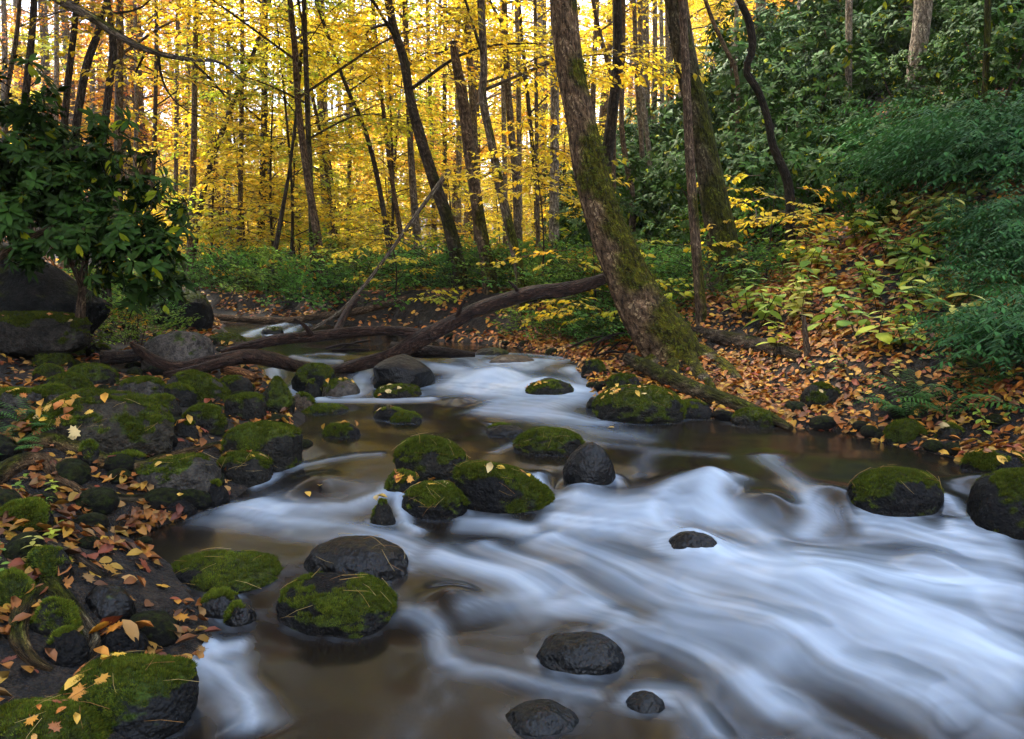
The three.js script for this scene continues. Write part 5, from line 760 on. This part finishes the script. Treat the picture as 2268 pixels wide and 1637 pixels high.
// ---------------------------------------------------------------- fallen leaves
const MAPLE = (() => { const B = new Buf(), pts = []; const o = [[0, 1], [.16, .55], [.3, .7], [.34, .42], [.62, .62], [.5, .32], [.72, .1], [.42, .02], [.36, -.22], [.1, -.08]]; for (const [x, y] of o) pts.push([x, y]); pts.push([0, -.12]); for (const [x, y] of [...o].reverse().slice(0, -1)) pts.push([-x, y]); const c = B.v(0, .2, .04, [1.1, 1.1, 1.1]); const id = pts.map(([x, y]) => B.v(x, y, -.12 * (x * x + y * y) + .05 * Math.sin(x * 9 + y * 5), [1, 1, 1])); id.forEach((v, i) => B.t(c, v, id[(i + 1) % id.length])); stick(B, V(0, -.1, 0), V(.05, -.6, .06), .02, .015, [.7, .5, .4]); return B.geo(); })();
const OVATE = (() => { const B = new Buf(); leaf(B, V(0, -.5, 0), V(0, 1, 0), V(0, 0, 1), 1, .55, [1, 1, 1], [[0, .03], [.2, .36], [.45, .5], [.72, .36], [.9, .13], [1, 0]], .3, .22); return B.geo(); })();
const CURL = (() => { const B = new Buf(); leaf(B, V(0, -.5, .1), V(0, 1, .1), V(0, 0, 1), 1, .6, [1, 1, 1], [[0, .03], [.3, .42], [.6, .46], [1, 0]], .9, -.25); return B.geo(); })();
const LEAFS = [OVATE, CURL, MAPLE];
const litterHue = (bright) => { const c = pick(bright ? [[.62, .30, .03], [.66, .40, .04], [.58, .24, .03], [.60, .36, .05], [.45, .15, .03], [.55, .40, .16]] : [[.55, .20, .02], [.60, .30, .025], [.36, .12, .02], [.22, .085, .03], [.46, .24, .06], [.28, .06, .02], [.60, .34, .03], [.52, .17, .02], [.40, .13, .02], [.56, .24, .02]]), k = rr(.6, 1.25); return C(c[0] * k, c[1] * k, c[2] * k); };
const normalAt = (x, d) => { const e = .06; return V(-(G(x + e, d) - G(x - e, d)) / (2 * e), 1, (G(x, d + e) - G(x, d - e)) / (2 * e)).normalize(); };
function litter(label, n, gen, sz = [.04, .075], wet = 1) {
  const t = thing('leaf_litter', label, 'fallen leaves', null, 'stuff'), L = [[], [], []];
  for (let k = 0, tries = 0; k < n && tries < n * 6; tries++) { const q = gen(); if (!q) continue; k++; const [x, d] = q, N = normalAt(x, d), a = rr(0, 6.28), dir = V(Math.cos(a), rr(-.25, .35), Math.sin(a)); dir.addScaledVector(N, -dir.dot(N) * .8); const i = rnd() < .55 ? 0 : rnd() < .7 ? 1 : 2, s = rr(...sz) * (i === 2 ? .85 : 1.25); L[i].push([basis(V(x, G(x, d) + rr(.004, .03), -d), dir, N.clone().add(V(rr(-.45, .45), rr(-.3, .3), rr(-.45, .45))), s), litterHue().multiplyScalar(wet)]); }
  L.forEach((l, i) => copies(t, 'leaves', LEAFS[i], M_LITTER, l, 'stuff'));
}
srand(61);
litter('orange and brown leaf litter covering the steep fern bank', 21000, () => { const d = 4.3 + 6 * Math.pow(rnd(), 1.1), x = xR(d) + rr(-.2, 4.2); return fbm(x * 1.3, d * 1.3, 33, 3) + .34 > rnd() * .7 ? [x, d] : null; }, [.034, .064], .85);
litter('orange leaf litter between the boulders of the cobble bank', 8000, () => { const d = 2.8 + 12 * Math.pow(rnd(), .8), x = xL(d) - 4.2 * Math.pow(rnd(), 1.2) + .05; return fbm(x * 1.6, d * 1.6, 53, 3) + .18 > rnd() * .6 ? [x, d] : null; }, [.04, .07], .75);
litter('wet leaves among roots on the near bank by the corner waterfall', 1300, () => { const d = rr(1.9, 4.2), x = xL(d) - 1.7 * Math.pow(rnd(), 1.1) + .12; return fbm(x * 2.6, d * 2.6, 53, 3) + .1 > rnd() * .4 ? [x, d] : null; }, [.035, .06], .55);
litter('yellow leaf litter on the forest floor by the far bend', 9000, () => { const d = rr(8.5, 24), x = rr(xR(d) - .1, Math.max(xR(d) + 5, d * .15)); return x / d > -.6 && x / d < .6 && fbm(x * .8, d * .8, 13, 3) + .3 > rnd() * .7 ? [x, d] : null; }, [.05, .08]);
litter('dark brown leaf litter under the evergreen shrubs of the hillside', 4500, () => { const d = rr(8, 16), x = tab(T_HR, d) + rr(0, 5); return [x, d]; }, [.05, .08]);
// leaves lying on single boulders
function leavesOn(r, n, label, { lo = .62, side = null, s = [.035, .065], kinds = [0, 1, 2], bright = true, spread = .12 } = {}) {
  const p = r.g.attributes.position, nn = r.g.attributes.normal, ok = []; for (let i = 0; i < p.count; i++) if (nn.getY(i) > lo && (!side || side(p.getX(i), p.getZ(i)))) ok.push(i); if (!ok.length) return;
  srand(n * 7 + ok.length); const c0 = pick(ok), c = V(p.getX(c0), p.getY(c0), p.getZ(c0));
  for (let k = 0, tries = 0; k < n && tries < 400; tries++) { const i = pick(ok), q = V(p.getX(i), p.getY(i), p.getZ(i)); if (q.distanceTo(c) > spread * (1 + tries * .02)) continue; k++; const N = V(nn.getX(i), nn.getY(i), nn.getZ(i)); q.addScaledVector(N, .008).applyMatrix4(r.mat); N.transformDirection(r.mat); const a = rr(0, 6.28), kd = pick(kinds), dir = V(Math.cos(a), 0, Math.sin(a)); dir.addScaledVector(N, -dir.dot(N));
    const hueC = litterHue(bright), m = solo('fallen_leaf', LEAFS[kd], std({ color: hueC, vertexColors: true, roughness: .55, side: THREE.DoubleSide }), label, 'leaf', 'leaves lying on the boulders'); m.applyMatrix4(basis(q, dir, N.clone().add(V(rr(-.3, .3), 0, rr(-.3, .3))), rr(...s) * (kd === 2 ? .8 : 1.2))); }
}
const on = (k, n, what, o) => leavesOn(rk[k], n, 'fallen leaf lying on the ' + what, o);
on('slope', 26, 'large sloping lichen patched boulder', { lo: .35, side: (x, z) => z > .02 && x < .1, spread: .3, s: [.045, .075] }); on('leafy', 34, 'wide green leaf covered boulder', { spread: .5, s: [.035, .06] }); on('bark', 9, 'squat boulder with leaf scraps', { spread: .2 }); on('slab', 7, 'flat grey slab', { spread: .3 }); on('r38', 7, 'boulder topped with a row of leaves', { spread: .14 }); on('r39', 7, 'small boulder crowned by brown leaves', { spread: .12, bright: false }); on('r32', 8, 'mossy stone in the white rapids', { spread: .3 }); on('r24', 8, 'brown boulder in the falls', { spread: .2 }); on('r26', 6, 'low stone below the black angular boulder', { spread: .3 }); on('r31', 5, 'black stone with an orange leaf heap', { spread: .2 }); on('whale', 5, 'long sloping boulder with sliding water', { spread: .15 }); on('grey', 4, 'big smooth bare grey boulder', { spread: .6 }); on('flat', 2, 'flat bare grey boulder', { spread: .3 }); on('fore', 7, 'thick moss covered corner boulder', { spread: .14, s: [.04, .07] }); on('edge', 2, 'tall boulder beside the comb shaped fall', { spread: .3 }); on('r64', 6, 'flat black rock shelf', { spread: .2 }); on('r62', 16, 'low stone piled with red brown leaves', { bright: false, spread: .3 }); on('r29', 2, 'low dark stone in the brown pool', {}); on('r34', 1, 'low black stone', {}); on('fore2', 9, 'moss blanketed boulder', { bright: false, spread: .3, s: [.02, .04] }); on('ledge', 14, 'stepped rock ledge', { spread: .7 }); on('r59', 6, 'mossy stone of the low leafy bank', { spread: .2 }); on('r61', 4, 'mossy cushion stone', {}); on('r65', 5, 'little dark stone', {}); on('m7', 12, 'dark stone by the corner waterfall', { bright: false, spread: .25, s: [.05, .08] }); on('r40', 2, 'small pointed stone by a thin waterfall', {});
// leaves drifting on the water
srand(62);
for (const [px, py] of [[708, 1081], [682, 1100], [220, 1150], [250, 1158], [280, 1150], [300, 1140], [205, 1200], [1270, 1004], [1350, 952]]) { const h = hit(px, py), a = rr(0, 6), m = solo('floating_leaf', OVATE, std({ color: C(.6, .36, .05), vertexColors: true, roughness: .5, side: THREE.DoubleSide }), 'yellow leaf floating flat on the stream', 'leaf', 'leaves floating on the stream'); m.applyMatrix4(basis(V(h.x, Wf(h.x, -h.z) + .02, h.z), V(Math.cos(a), 0, Math.sin(a)), V(0, 1, 0), rr(.05, .075))); }
{ // fallen pine needles on the boulders
  const t = thing('pine_needles', 'fallen tan pine needles scattered over the mossy boulders', 'pine needles', null, 'stuff'), B = new Buf(), L = []; stick(B, V(0, -.5, 0), V(.04, .1, .03), .008, .008, [1, 1, 1]); stick(B, V(.04, .1, .03), V(0, .5, 0), .008, .004, [1, 1, 1]); srand(63);
  for (const k of ['dome', 'whale', 'flat', 'bark', 'big', 'wetr', 'r36', 'fore', 'fore2', 'r38', 'slope', 'leafy', 'pill', 'long']) { const r = rk[k], p = r.g.attributes.position, nn = r.g.attributes.normal; for (let q = 0, z = 0; q < 16 && z < 300; z++) { const i = Math.floor(rnd() * p.count); if (nn.getY(i) < .3) continue; q++; const N = V(nn.getX(i), nn.getY(i), nn.getZ(i)), P = V(p.getX(i), p.getY(i), p.getZ(i)).addScaledVector(N, .012).applyMatrix4(r.mat); N.transformDirection(r.mat); const a = rr(0, 6.28), dir = V(Math.cos(a), 0, Math.sin(a)); dir.addScaledVector(N, -dir.dot(N) * .9); L.push([basis(P, dir, N, rr(.06, .11)), pick([C(.42, .27, .08), C(.5, .36, .14), C(.3, .15, .05)])]); } }
  copies(t, 'needles', B.geo(), M_MOSS, L, 'stuff');
}
scene.fog = new THREE.FogExp2(new THREE.Color(1, 0.94, 0.78), 0.0008); // thin bright autumn haze up the valley
shadow(scene);
renderer.render(scene, camera);
